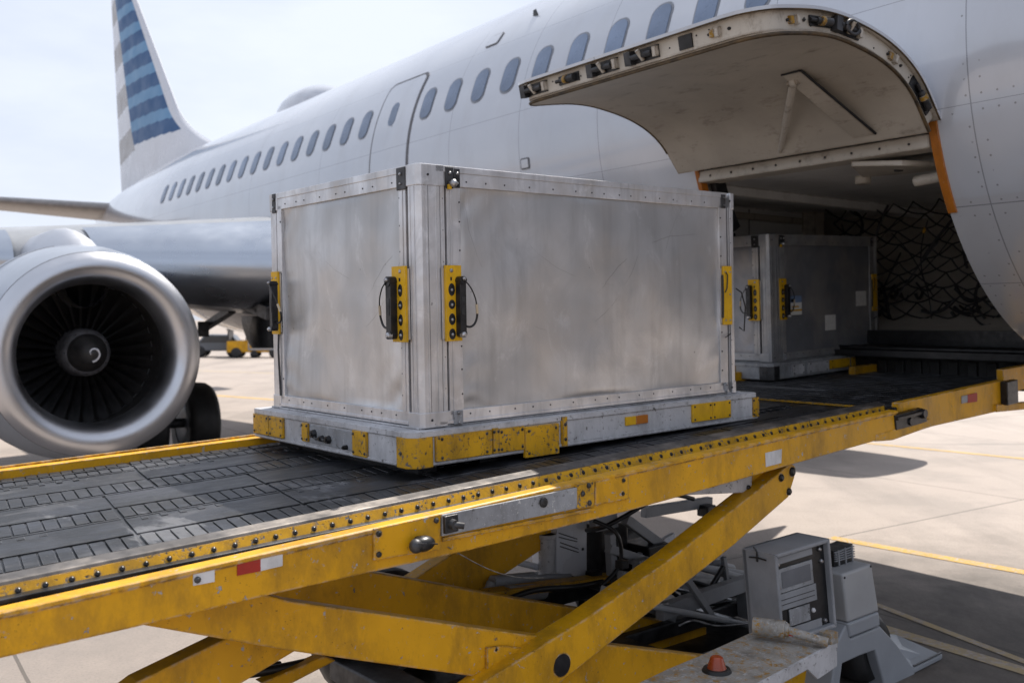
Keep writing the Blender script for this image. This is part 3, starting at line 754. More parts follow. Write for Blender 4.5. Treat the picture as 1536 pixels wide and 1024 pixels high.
def container(root, L, D, H, sheet, ext, seed, detailed=True):
    P = .115                      # post width
    rt, rb = .085, .062           # rail heights
    def add(name, b, mats, bev=.0025): return b.build(name, mats, root, bev)
    b = MB(); b.box((.03,.03,.01),(L-.03,D-.03,H-.03)); add('inner_lining', b, m_dark, 0)
    b = MB(); b.box((.028,.028,H-.022),(L-.028,D-.028,H-.004)); add('roof_sheet', b, m_top)
    def place(o, m): o.matrix_local = m
    # panels: front (y=0), left (x=0), back, right
    fx0, fx1 = .235, L-.145
    o = add('side_panel', dent_panel(fx1-fx0+.03, H-rt-rb+.02, seed, .0062, 110, 60), sheet, 0); place(o, Matrix.Translation((fx0-.015,.012,rb-.01)))
    lx = D-.10-.13
    o = add('side_panel', dent_panel(lx-.065+.03, H-rt-rb+.02, seed+5, .0062, 80, 60), sheet, 0)
    place(o, Matrix.Translation((.012, D-.105, rb-.01)) @ Matrix.Rotation(-PI/2, 4, 'Z'))
    b = MB(); b.box((.1,D-.018,rb),(L-.1,D-.012,H-rt)); add('side_panel', b, sheet, 0)
    b = MB(); b.box((L-.018,.1,rb),(L-.012,D-.1,H-rt)); add('side_panel', b, sheet, 0)
    # corner posts
    def post(name, sx, sy, wide):
        b = MB(); X = lambda v: v if sx > 0 else L-v
        Y = lambda v: v if sy > 0 else D-v
        c = .018
        poly = [(X(c),Y(0)),(X(wide*.62),Y(0)),(X(wide*.62),Y(.012)),(X(wide*.66),Y(.012)),(X(wide*.66),Y(.03)),(X(.03),Y(.03)),(X(.03),Y(.085)),(X(.012),Y(.085)),(X(.012),Y(.078)),(X(0),Y(.078)),(X(0),Y(c))]
        b.prism([(p[0],p[1],.055) for p in poly], (0,0,H-.055-.075)); 
        if wide > .1:
            for xr in (.040, .088, .120): b.box((X(xr),Y(-.0028),.058),(X(xr+.005),Y(.001),H-.078)); 
            for xr in (.050, .112): b.box((X(xr),Y(-.0008),.058),(X(xr+.0022),Y(.001),H-.078), 1)
            b.box((X(-.0028),Y(.030),.058),(X(.001),Y(.035),H-.078)); b.box((X(-.0028),Y(.060),.058),(X(.001),Y(.064),H-.078))
        for k in range(7):
            z = .16+(H-.3)*k/6
            b.bolt((X(wide*.57),Y(.0),z),(0,-sy,0),.0032,.002,1)
        add(name, b, [ext, m_dark], .003)
        for z0, z1, e in ((H-.088,H+.004,.004),(-.004,.062,.004)):
            b = MB()   # cast corner piece
            poly = [(X(c-.004),Y(-e)),(X(wide*.61),Y(-e)),(X(wide*.61),Y(.03)),(X(.03),Y(.03)),(X(.03),Y(.10)),(X(-e),Y(.10)),(X(-e),Y(c-.004))]
            b.prism([(p[0],p[1],z0) for p in poly], (0,0,z1-z0))
            b.bolt((X(.05),Y(-.004),(z0+z1)/2),(0,-sy,0),.006,.004,1)
            add('corner_casting', b, [ext, m_dark], .003)
    post('corner_post', 1, 1, .222); post('corner_post', -1, 1, .075); post('corner_post', 1, -1, .075); post('corner_post', -1, -1, .075)
    # door stiles either side of the near corner, with a dark groove behind
    def stile(name, p0, p1, axis, s, zz=None):
        b = MB()
        if axis == 0:
            b.box((p0,.0,rb-.02),(p1,.03,H-rt+.02)); b.box((p1-.001,.006,rb-.01),(p1+.014,.03,H-rt+.01)); b.box((p0+.018,-.003,rb),(p0+.024,.0,H-rt))
            n = 9
            for k in range(n): b.bolt((p1+.007,.006,.13+(H-.27)*k/(n-1)+.012*math.sin(k*3)),(0,-1,0),.0042,.003,1)
        else:
            b.box((.0,p0,rb-.02),(.03,p1,H-rt+.02)); b.box((.006,p1-.001,rb-.01),(.03,p1+.014,H-rt+.01)); b.box((-.003,p0+.02,rb),(.0,p0+.026,H-rt))
            for k in range(9): b.bolt((.006,p1+.007,.13+(H-.27)*k/8+.012*math.sin(k*5)),(-1,0,0),.0042,.003,1)
        add('door_stile', b, [ext, m_dark], .002)
    stile('', .150, .215, 0, 1); stile('', .098, .145, 1, 1)
    b = MB(); b.box((L-.145,.0,rb-.02),(L-.078,.03,H-rt+.02))
    for k in range(9): b.bolt((L-.132,.0,.13+(H-.27)*k/8),(0,-1,0),.005,.004,1)
    add('door_stile', b, [ext, m_dark], .002)
    b = MB(); b.box((.0,D-.135,rb-.02),(.03,D-.085,H-rt+.02)); b.tube([(-.004,D-.098,.06),(-.010,D-.094,.3),(-.003,D-.10,.5)],.006,6,1)
    for k in range(4): b.bolt((.0,D-.128,.15+(H-.3)*k/3),(-1,0,0),.005,.004,1)
    add('door_stile', b, [ext, m_dark], .002)
    # rails
    def rail(name, z0, z1, top):
        b = MB(); e = .0
        b.box((.13,e,z0),(L-.078,.03,z1)); b.box((.09,-.004,z1-.026 if top else z0),(L-.076,.03,z1+.003 if top else z0+.016))
        b.box((.02,.10,z0),(.0+e,D-.08,z1)); b.box((-.004,.10,z1-.028 if top else z0),(.03,D-.078,z1+.003 if top else z0+.016))
        b.box((.08,D-.03,z0),(L-.08,D,z1)); b.box((L-.03,.08,z0),(L,D-.08,z1))
        zc = (z0+z1)/2-(.018 if top else -.008)
        k = .26
        rr = random.Random(seed+int(top))
        while k < L-.2: b.bolt((k,e,zc),(0,-1,0),.0042,.003,1); k += rr.choice((.085,.11,.15))
        k = .2
        while k < D-.14: b.bolt((e,k,zc),(-1,0,0),.0042,.003,1); k += rr.choice((.085,.12,.16))
        add(name, b, [ext, m_dark], .0025)
    rail('top_rail', H-rt, H, True); rail('bottom_rail', .004, rb, False)
    # dark gusset brackets at the top corners
    for (a, c) in (((.142,-.008,H-.095),(.185,.0,H-.002)), ((.188,-.006,H-.09),(.222,.0,H-.006)), ((-.008,.085,H-.10),(.0,.155,H-.002)), ((-.007,D-.085,H-.10),(.0,D-.045,H+.003)), ((L-.128,-.007,H-.085),(L-.088,.0,H-.008)), ((L-.122,-.006,.008),(L-.088,.0,.058)), ((.165,-.008,.0),(.215,.0,.06))):
        b = MB(); b.box(a, c); f = abs(a[1]-c[1]) < .02; ctr = [(a[i]+c[i])/2 for i in range(3)]; ctr[1 if f else 0] = a[1] if f else a[0]
        b.bolt((ctr[0], ctr[1], ctr[2]+.02), (0,-1,0) if f else (-1,0,0), .008, .008, 1); b.bolt((ctr[0], ctr[1], ctr[2]-.022), (0,-1,0) if f else (-1,0,0), .006, .008, 1)
        add('gusset', b, [m_dark if c[2] > .1 else m_zinc, m_steel], .003)
    b = MB(); b.ball((.168,-.03,H-.075), .018, 0, 10); b.cyl((.168,0,H-.075),(.168,-.03,H-.075),.010,n=10); b.box((.150,-.02,H-.10),(.166,-.006,H-.078),1); add('seal_stud', b, [m_steel, m_yel_plate], .001)
    # latch plates with handles and straps
    def latch(M4, w, h, holes, mirror, strap=True, plain_plate=False):
        """local: x across, z up, outward = -y"""
        s = -1 if mirror else 1
        lp = MB(); lp.box((-.012,-.003,.01),(w+.012,.0,h-.012),2); lp.box((0,-.016,0),(w,-.003,h),0)
        hx = w*.36 if not plain_plate else w*.5
        hx = hx if s > 0 else w-hx
        if holes:
            for zc, rz in ((h*.68,.027),(h*.485,.020),(h*.29,.025),(h*.095,.024)):
                rx = .017 if not mirror else .0155
                lp.prism([(hx+rx*math.cos(a), -.0185, zc+rz*math.sin(a)) for a in [2*PI*k/18 for k in range(18)]], (0,.0035,0), 1)
                lp.ball((hx,-.0175,zc-.002), .0085, 3, 8)
            lp.bolt((hx,-.016,h*.93),(0,-1,0),.009,.005,3)
            lp.box((hx-.006 if s > 0 else hx-.01,-.0175,h*.80),(hx+.002,-.016,h*.845),1)
        else:
            for (bx, bz) in ((.2,.9),(.78,.9),(.75,.52),(.22,.08),(.75,.08)): lp.bolt((w*bx,-.016,h*bz),(0,-1,0),.006,.005,3)
        o = lp.build('latch_plate', [m_yel_plate, m_blk, ext, m_steel], root, .0015); o.matrix_local = M4
        if plain_plate:
            q = MB(); q.tube([(w*.2,-.02,h*.9),(w*.32,-.026,h*.84),(w*.22,-.026,h*.62),(w*.1,-.02,h*.55)], .0035, 6); q.tube([(-.004,-.012,h*.12),(-.006,-.016,h*.5),(-.004,-.012,h*.85)], .006, 6); q.build('strap', [m_hose], o)
            q = MB(); q.tube([(w+.05,-.004,h*.62),(w+.08,-.02,h*.55),(w+.115,-.02,h*.3),(w+.10,-.02,h*-.12),(w+.075,-.005,h*-.05)], .004, 6); q.tube([(w*.3,-.004,-.07),(w*.55,-.01,-.062),(w*.9,-.008,-.05)], .0035, 6); q.build('strap', [m_hose], o)
            return o
        hh = MB(); cx = w*.80 if s > 0 else w*.20; bw = w*.19
        hh.box((cx-bw,-.05,h*.10),(cx+bw,-.012,h*.78)); 
        hh.cyl((cx,-.055,h*.80),(cx,-.012,h*.80), bw*1.12, n=16); hh.cyl((cx,-.052,h*.10),(cx,-.012,h*.10), bw*1.05, n=16)
        hh.bolt((cx,-.055,h*.82),(0,-1,0),bw*.55,.012,1); hh.bolt((cx-s*bw*.3,-.052,h*.085),(0,-1,0),bw*.85,.016,1)
        hh.box((cx-bw*.5,-.052,h*.35),(cx+bw*.5,-.05,h*.58),2)
        hh.build('handle', [m_blk, m_steel, m_dark], o, .004)
        if strap:
            q = MB()
            if w > .045:
                pts = [(cx,-.055,h*.81),(cx+s*.03,-.062,h*.72),(cx+s*.062,-.055,h*.58),(cx+s*.078,-.045,h*.45),(cx+s*.088,-.035,h*.33),(cx+s*.078,-.03,h*.22),(cx+s*.05,-.03,h*.175),(cx+s*.02,-.028,h*.20),(cx,-.028,h*.25)]
            else: pts = [(cx,-.055,h*.66),(cx+.02,-.06,h*.60),(cx+.05,-.07,h*.5),(cx+.055,-.06,h*.3),(cx+.03,-.05,h*.22),(cx,-.03,h*.25)]
            Q = []
            for k in range(len(pts)-1):
                for t in (0,.25,.5,.75): Q.append(V(pts[k]).lerp(V(pts[k+1]), t))
            Q.append(V(pts[-1]))
            for _ in range(3): Q = [Q[0]]+[(Q[k-1]+Q[k]*2+Q[k+1])/4 for k in range(1, len(Q)-1)]+[Q[-1]]
            q.tube(Q, [.003 if k < len(Q)*.45 else .0052 for k in range(len(Q))], 7)
            q.cyl(Q[int(len(Q)*.36)], Q[int(len(Q)*.47)], .0062, n=8, mi=1); q.build('strap', [m_hose, m_beige], o)
        return o
    RX = Matrix.Rotation(-PI/2, 4, 'Z')
    z0 = .365*H/1.125; hh = .33
    latch(Matrix.Translation((.122,-.006,z0)), .085, hh, True, False)
    latch(Matrix.Translation((-.004,.186,z0)) @ RX, .105, hh, True, True)
    latch(Matrix.Translation((L-.135,-.004,z0+.02)), .075, hh, False, False, True, True)
    latch(Matrix.Translation((-.004,D-.045,z0+.02)) @ RX, .075, hh, False, False)
    if not detailed:
        for (xx, zz, w, h) in ((.27,.36,.15,.15),(1.27,.40,.17,.13),(.78,.21,.16,.13)):
            b = MB(); b.box((xx,-.004,zz),(xx+w,-.002,zz+h)) if xx > .5 else (b.box((xx,-.004,zz),(xx+w+.02,-.002,zz+h)), b.box((xx,-.0045,zz+.03),(xx+w+.02,-.004,zz+.045),1), b.box((xx,-.0045,zz+.10),(xx+w+.02,-.004,zz+.155),2), b.box((xx+.03,-.0045,zz+.06),(xx+w-.02,-.004,zz+.072),1), b.box((xx+.02,-.0045,zz+.105),(xx+.06,-.0047,zz+.13),3))
            b.build('paper_label', [m_paper, m_yel_plate, plain('label_blue', (.18,.26,.42)), m_blk], root)

H1 = 1.125
c1 = empty('cargo_container', FC @ Matrix.Translation((.09,.05,.160)), 'large bare aluminium freight container with dented sides, nearest on the loader deck', 'container')
container(c1, 2.18, 1.40, H1, m_panel, m_ext, 11)

def pallet(root, L, W, h, small=False):
    b = MB(); c = .035
    poly = [(c,0),(L-.02,0),(L,.02),(L,W-.02),(L-.02,W),(.02,W),(0,W-.02),(0,c)]
    b.prism([(p[0],p[1],0) for p in poly], (0,0,h-.03))
    e = .006
    poly2 = [(c-e,-e),(L-.02,-e),(L+e,.02),(L+e,W-.02),(L-.02,W+e),(.02,W+e),(-e,W-.02),(-e,c-e)]
    b.prism([(p[0],p[1],h-.031) for p in poly2], (0,0,.026))
    b.prism([(p[0]*1.0,p[1],.004) for p in [(c-e,-e),(L,-e),(L,0.0),(c,0.0)]], (0,0,.014)); b.box((-e,c,.004),(0,W-.02,.018))
    b.box((.08,.06,h-.005),(L-.08,W-.05,h+.004), 0)
    b.build('base_frame', [m_zinc if small else m_white_p], root, .004)
    def block(p0, p1, mat=m_yel_worn, name='corner_block', bolts=True):
        b = MB(); b.box(p0, p1)
        if bolts:
            fr = abs(p0[1]-p1[1]) < .05
            for a in (.1,.9):
                for q in (.14,.86):
                    if fr: b.bolt((p0[0]+(p1[0]-p0[0])*a, min(p0[1],p1[1]), p0[2]+(p1[2]-p0[2])*q), (0,-1,0), .006,.005,1)
                    else: b.bolt((min(p0[0],p1[0]), p0[1]+(p1[1]-p0[1])*a, p0[2]+(p1[2]-p0[2])*q), (-1,0,0), .006,.005,1)
        b.build(name, [mat, m_dark], root, .003)
    # wrap round the near corner
    b = MB(); e = .009
    b.prism([(c-e*.4,-e,-.003),(.105,-e,-.003),(.105,.02,-.003),(.02,.105,-.003),(-e,.105,-.003),(-e,c-e*.4,-.003)], (0,0,h-.024)); b.bolt((-e,.07,.06),(-1,0,0),.008,.004,1); b.build('corner_block', [m_dark if small else m_yel_worn, m_dark], root, .004)
    y0 = -.016
    if not small: block((.115,y0,.018),(.42,.0,h-.028)); block((.425,y0-.004,.02),(.455,.0,h-.024)); block((.458,y0,.018),(.61,.0,h-.03)); block((.61,y0-.004,-.022),(.82,.0,h-.036))
    if not small:
        b = MB(); b.box((.845,-.022,.006),(.872,0,h-.01)); b.box((.875,-.014,.0),(.878,0,h-.02)); b.bolt((.858,-.022,.11),(0,-1,0),.008,.006,1); b.bolt((.858,-.022,.04),(0,-1,0),.008,.006,1); b.build('hinge_block', [m_yel_worn, m_dark], root, .003)
        block((1.285,-.010,.062),(1.36,.0,.106), m_yel_plate, 'reflector', False); block((1.361,-.010,.062),(1.45,.0,.106), m_orange, 'reflector', False)
        block((1.80,-.014,.032),(1.965,0,h-.028), m_yel_plate); block((1.967,-.014,.032),(2.13,0,h-.028), m_yel_plate)
        block((L-.05,-.010,.012),(L+.006,.0,h-.032))
    else:
        block((.82,-.014,.03),(1.12,0,h-.03), m_yel_plate); block((1.16,-.014,.03),(1.38,0,h-.03), m_yel_plate); block((.28,-.014,.02),(.44,0,h-.03), m_white_p); block((.5,-.012,.02),(.8,0,h-.03), m_white_p); block((1.42,-.014,.02),(1.74,0,h-.03), m_white_p)
    # left face
    block((-.016,W-.36,.022),(.0,W-.21,h-.03)); block((-.016,W-.205,.022),(.0,W-.025,h-.03))
    block((-.014,W-.62,.03),(0,W-.56,h-.035)); block((-.014,.34,.012),(0,.46,h-.03))
    b = MB(); b.box((-.006,.46,.028),(.0,W-.63,h-.04))
    for y, z, r in ((W-.68,.075,.022),(W-.76,.06,.016),(W-.82,.06,.020),(.52,.04,.012)):
        b.cyl((-.006,y,z),(-.026,y,z), r, r*.8, 14, 1); b.cyl((-.026,y,z),(-.032,y,z), r*.45, n=10, mi=1)
    b.tube([(-.014,W-.68,.07),(-.022,W-.72,.055),(-.018,W-.76,.06),(-.022,W-.80,.055)], .007, 6, 1)
    b.build('lock_recess', [m_zinc, m_blk], root, .002)

pl1 = empty('cargo_pallet', FC, 'white and yellow steel pallet base under the large near container', 'pallet')
pallet(pl1, 2.39, 1.50, .156)

# the smaller container at the door
q = bp(FD, 1157, 571, 2, .012)
F2 = FD @ Matrix.Translation((q.x, q.y, .014))
pl2 = empty('cargo_pallet', F2, 'scuffed grey pallet base under the darker container at the aircraft door', 'pallet')
pallet(pl2, 1.82, 1.36, .135, True)
c2 = empty('cargo_container', F2 @ Matrix.Translation((.07,.05,.14)), 'smaller dark grey freight container with three paper labels, standing in the cargo door', 'container')
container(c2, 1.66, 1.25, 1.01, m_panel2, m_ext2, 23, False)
# ------------------------------------------------------------------ belt loader
ld = empty('belt_loader', FD @ Matrix.Translation((0,0,0)), 'yellow scissor-lift cargo loader with black belt deck reaching the aircraft door', 'loader')
XE = bp(FD, 1340, 603, 1, -.40).x        # end of the first deck section
X2 = bp(FD, 1510, 567, 1, -.44).x        # end of the second one
X0 = -2.7
def lp(name, b, mats, bev=.003, par=ld, label=None): return b.build(name, mats, par, bev, 2, label)
# belt with cleated modules
b = MB(); b.box((X0,-.285,-.03),(XE-.02,1.505,-.006), 0)
SH = .17
lanes = [(-.275,-.06,'rib'),(-.05,.20,'flat'),(.21,.43,'rib'),(.44,.70,'flat2'),(.71,.95,'rib'),(.96,1.21,'flat'),(1.22,1.36,'rib'),(1.37,1.495,'rib')]
r = random.Random(5)
for (y0, y1, kd) in lanes:
    mod = .62; n = int((XE-X0)/mod)+2; off = r.uniform(0,.3)*0+(.0 if y0 < .45 else .22)
    for k in range(n):
        xa = X0-.3+k*mod+off; xb = xa+mod-.012
        def quad(x0, x1, ya, yb, h):
            h = h*r.uniform(.85,1.1)
            P = [(x0+SH*ya,ya),(x1+SH*ya,ya),(x1+SH*yb,yb),(x0+SH*yb,yb)]
            if max(p[0] for p in P) > XE-.03 or min(p[0] for p in P) < X0: return
            b.prism([(p[0],p[1],-.006) for p in P], (0,0,h), 0)
        if kd == 'rib':
            m = 12; st = (xb-xa)/m
            for q in range(m): quad(xa+q*st+.0035, xa+(q+1)*st-.0035, y0+.028, y1-.02, .008)
            quad(xa, xb, y0, y0+.016, .0075)
        else:
            quad(xa, xb, y0, y1, .0065)
            if kd == 'flat':
                for q in range(5): quad(xa+.05+q*.07, xa+.075+q*.07, y1-.055, y1-.012, .010)
lp('belt', b, [m_belt], .0015)
# near edge: worn lip, riveted strip, ledge, side beam
def zr(x): return .032*(x+1.8)/4.9
def zb_(x): return -.052+.060*(x+1.85)/4.9
def ext2(b, prof, x0, x1, f, mi=0):
    A = [(x0, y, z+f(x0)) for y, z in prof]; B = [(x1, y, z+f(x1)) for y, z in prof]; n = len(prof)
    b.add(A+B, [list(range(n)), list(range(2*n-1, n-1, -1))]+[(i, n+i, n+(i+1) % n, (i+1) % n) for i in range(n)], mi)
b = MB(); ext2(b, [(-.285,-.014),(-.285,.008),(-.345,.000),(-.350,-.012),(-.345,-.022)], X0, XE, zr); lp('edge_lip', b, [m_lip], .003)
b = MB(); ext2(b, [(-.340,-.014),(-.351,-.010),(-.372,-.052),(-.355,-.056)], X0, XE-.02, zr)
k = X0+.03; nn = V((0,-.94,.34))
while k < XE-.05:
    b.bolt((k,-.3615,-.031+zr(k)), nn, .0088, .006, 1); k += .072
lp('riveted_strip', b, [m_yel_worn, m_blk], .001)
b = MB(); ext2(b, [(-.44,-.10),(-.44,-.09),(-.35,-.05),(-.35,-.07)], X0, XE, zr); lp('gutter', b, [m_dark], .001)
YB = -.485
def P(u, v, y=YB): return bp(FD, u, v, 1, y)
top = [(-120,948),(0,918),(200,869),(400,822),(640,772),(880,718),(1100,668),(1200,643),(1345,606)]
bot = [(1345,652),(1200,693),(1100,722),(950,764),(700,826),(400,893),(200,941),(0,987),(-120,1015)]
tp = [P(*q) for q in top]; bt = [P(*q) for q in bot]
# smooth to a straight top line
x_a, x_b = tp[0].x, tp[-1].x; z_a = sum(p.z for p in tp)/len(tp)
tp = [V((p.x,YB,zb_(p.x))) for p in tp]; print('beam top z', z_a, [round(p.z,3) for p in bt], 'XE', XE, X2)
b = MB()
b.prism(tp+bt, (0,.045,0)); ext2(b, [(YB-.007,-.012),(YB-.007,.002),(YB+.002,.006),(YB+.05,.008),(YB+.05,-.008)], x_a, x_b, zb_)
lp('side_beam', b, [m_yel], .004)
ZB = z_a
b = MB(); b.box((X0,1.45,-.22),(XE,1.50,-.04)); lp('side_beam', b, [m_yel], .004)
# far rail
b = MB(); b.box((X0,1.508,-.04),(XE,1.585,.034)); b.box((X0,1.575,.034),(XE,1.585,.045)); lp('guide_rail', b, [m_yel], .004)
# cross members under deck
b = MB(); k = X0+.2
while k < XE: b.box((k,-.44,-.16),(k+.07,1.45,-.05)); k += .55
b.box((X0,-.40,-.05),(XE-.02,1.49,-.035)); lp('deck_frame', b, [m_dark], .003)
# plates and fittings on the side beam
def onbeam(u, v, y=YB-.0): return P(u, v, y)
def plate(name, quad, t, mats, bolts=(), par=ld, mi=0, y=YB, bev=.002, br=.011):
    b = MB(); pts = [P(u, v, y-t) for u, v in quad]; b.prism(pts, (0,t-.001,0), mi)
    for (u, v) in bolts: b.bolt(P(u, v, y-t), (0,-1,0), br, .010, 1)
    return lp(name, b, mats, bev, par)
plate('bolted_plate', [(561,793),(661,771),(661,824),(561,840)], .012, [m_yel, m_dark], [(568,800),(568,831),(654,780)])
gr = plate('wear_plate', [(664,772),(866,731),(866,762),(664,804)], .016, [m_zinc, m_dark], [(815,753)], br=.022)
plate('bolted_plate', [(866,727),(892,722),(892,759),(866,763)], .018, [m_yel_worn, m_dark], [(874,740),(883,728),(884,754)])
plate('bolted_plate', [(893,722),(943,713),(943,748),(893,757)], .010, [m_yel, m_dark], [(935,720),(934,740)], br=.008)
plate('trim_strip', [(664,806),(892,761),(892,766),(664,812)], .008, [m_yel], bev=.001)
b = MB(); c = P(676,785,YB-.03); b.obox(c, (.03,0,0), (0,.008,0), (0,0,.032)); b.cyl(c, c-V((0,.03,0)), .022, .018, 8); b.cyl(c-V((0,.02,0)), c+V((.028,-.045,-.006)), .012, n=10); lp('hook', b, [m_dark], .003)
b = MB(); c = P(634,815,YB-.045); b.ball(c, .045, 0, 16, (1.1,.8,.62)); b.ball(c+V((-.035,-.01,0)), .026, 1, 12); b.bar(c+V((-.04,-.03,.012)), c+V((.04,-.035,-.002)), .006,.004,1); b.cyl(c, c+V((0,.045,0)), .022); lp('marker_lamp', b, [m_blk, m_dark], 0)
plate('reflector', [(290,856),(322,849),(322,872),(290,878)], .004, [m_whitetape, m_dark], [(296,869)], bev=0)
plate('reflector', [(356,840),(391,833),(391,856),(356,863)], .004, [m_redtape], bev=0)
plate('reflector', [(391,833),(424,826),(424,848),(391,856)], .004, [m_whitetape], bev=0)
plate('bare_patch', [(1148,679),(1173,673),(1172,694),(1149,700)], .0025, [m_whitetape], bev=0)
# slack wire
b = MB(); A_ = P(672,820,YB-.01); B_ = bp(FD, 815, 866, 1, -.1); b.tube([A_.lerp(B_, t)+V((0,0,-.04*math.sin(PI*t))) for t in [i/14 for i in range(15)]], .0022, 5); lp('wire', b, [m_steel], 0)
# second (bridge) deck
b = MB(); b.box((XE+.0,-.36,-.03),(X2,1.50,-.002)); b.box((X2,-.30,-.03),(X2+.75,1.50,-.002)); k = XE+.05
while k < X2+.7: b.box((k,-.33,-.002),(k+.03,1.48,.003)); k += .11
lp('bridge_deck', b, [m_belt], .001)
b = MB(); b.box((X2+.76,-.28,-.10),(X2+.95,2.2,.13)); 
for i in range(16): b.box((X2+.74,-.2+.15*i,-.03),(X2+.76,-.12+.15*i,.11))
lp('end_bumper', b, [m_rub], .008)
b = MB(); b.box((XE-.03,-.33,.0),(XE-.012,1.48,.010)); k = -.3
while k < 1.45: b.bolt((XE-.021,k,.010),(0,0,1),.007,.004,1); k += .07
lp('joint_strip', b, [m_yel_worn, m_blk], 0)
b = MB(); b.box((XE-.035,-.43,-.10),(XE+.015,-.36,.018)); lp('joint_cover', b, [m_blk], .006)
b = MB(); k = XE+.1; b.box((XE+.02,-.395,-.01),(X2-.05,-.375,.012))
for _ in range(18): b.bolt((k,-.385,.012),(0,0,1),.006,.004,1); k += .08
lp('riveted_strip', b, [m_yel_worn, m_blk], .001)
y2 = -.445
tq = [(1349,604),(1400,593),(1505,570)]; bq = [(1505,615),(1400,639),(1349,655)]
pts = [bp(FD,u,v,1,y2) for u, v in tq+bq]; b = MB(); b.prism(pts, (0,.05,0)); lp('bridge_beam', b, [m_yel], .004)
def P2(u, v, t=0): return bp(FD, u, v, 1, y2-t)
b = MB(); b.prism([P2(*q, .045) for q in ((1314,652),(1395,628),(1396,640),(1340,660),(1314,662))], (0,.045,0)); lp('latch_foot', b, [m_yel], .006)
b = MB(); b.prism([P2(*q, .05) for q in ((1343,623),(1384,612),(1390,620),(1391,632),(1376,637),(1345,645))], (0,.045,0)); c = P2(1368,632,.06)
b.cyl(c+V((0,.03,0)), c-V((0,.0,0)), .03, .022, 12); c = P2(1384,620,.055); b.cyl(c+V((0,.03,0)), c-V((0,.02,0)), .035, .026, 12); b.bar(P2(1345,628,.055), P2(1384,618,.06), .02,.02); lp('hinge_latch', b, [m_blk], .004)
b = MB(); b.prism([P2(*q, .006) for q in ((1443,594),(1452,592),(1452,603),(1443,605))], (0,.005,0), 1); b.prism([P2(*q, .008) for q in ((1452,592),(1466,589),(1466,602),(1452,604))], (0,.007,0), 0); lp('reflector', b, [m_redtape, m_zinc], 0)
for nm, q0, q1, hh, yy, mt in (('end_arm',(1490,612),(1590,603),.05,-.44,m_yel),('end_arm',(1500,572),(1560,560),.17,-.38,m_yel),('end_clamp',(1506,590),(1522,586),.16,-.47,m_blk)):
    a = bp(FD,*q0,1,yy); c = bp(FD,*q1,1,yy); b = MB(); b.bar(a, c, .05, hh); lp(nm, b, [mt], .005)
a = bp(FD,1283,562,2,.0); b = MB(); b.box((a.x,a.y,-.0),(a.x+.42,a.y+.06,.065)); lp('stop_block', b, [m_yel], .004)
b = MB(); b.box((XE+.2,1.44,-.02),(X2,1.5,.07)); lp('guide_rail', b, [m_yel], .004)
# small rollers the pallet is carried on
for k in range(7):
    x = .1+k*.34; ztop = -.004+.019*0
    h = .041-.0192*x
    if h > .008:
        b = MB(); b.box((x,.10,-.002),(x+.10,1.40,h-.002)); lp('support_bar', b, [m_blk], .002)

# --- scissor arms
def arm(name, poly, y, t, mat=m_yel, extra=None, bev=.006, mats=None):
    b = MB(); pts = [bp(FD, u, v, 1, y) for u, v in poly]; b.prism(pts, (0,t,0), 0)
    if extra: extra(b)
    return lp(name, b, mats or [mat, m_blk], bev)
def exA(b):
    for (u, v, rr) in ((1171.5,716,.020),(1188,707,.026),(1183,737,.020)): b.bolt(bp(FD,u,v,1,-.42), (0,-1,0), rr, .014, 1)
    c = bp(FD, 843, 997, 1, -.42)
    b.cyl(c+V((0,.01,0)), c-V((0,.0025,0)), .046, n=28, mi=1)
arm('scissor_arm', [(560,1150),(737,1015),(880,927),(1011,834),(1135,736),(1187,694),(1194,700),(1192,716),(1183,745),(1100,818),(850,1016),(690,1150)], -.42, .11, extra=exA)
def exB(b):
    b.bolt(bp(FD,742,973,1,-.345), (0,-1,0), .012, .012, 1)
arm('scissor_arm', [(190,900),(300,868),(380,886),(436,901),(780,950),(1060,984),(1250,1010),(1250,1068),(1060,1050),(732,1017),(436,976),(214,937)], -.34, .07)
arm('gusset_plate', [(731,971),(756,968),(812,974),(812,1100),(731,1100)], -.356, .014, extra=exB, bev=.002)
arm('scissor_arm', [(330,832),(541,854),(780,898),(880,914),(1060,940),(1060,990),(780,962),(400,905)], .40, .08)
arm('scissor_arm', [(560,915),(620,869),(717,806),(800,758),(960,690),(960,742),(885,776),(715,889),(640,940)], .95, .10)
arm('scissor_arm', [(90,1110),(206,1022),(337,958),(420,948),(470,960),(330,1044),(240,1110)], -.12, .09)
arm('cross_tube', [(391,1024),(485,984),(505,990),(420,1034)], .25, .06)
arm('cross_tube', [(735,888),(930,862),(932,872),(740,900)], .75, .10, m_yel_worn)
# white flared link under the beam
b = MB(); pts = [bp(FD,u,v,1,-.36) for u, v in ((985,722),(1128,690),(1128,738),(1060,741),(985,744),(910,752))]; b.prism(pts, (0,.05,0)); b.bolt(bp(FD,1122,731,1,-.36),(0,-1,0),.014,.012,1); lp('stay_plate', b, [m_white_p, m_blk], .003)
arm('scissor_mount', [(1129,690),(1175,676),(1178,692),(1140,722),(1129,735)], -.34, .05)
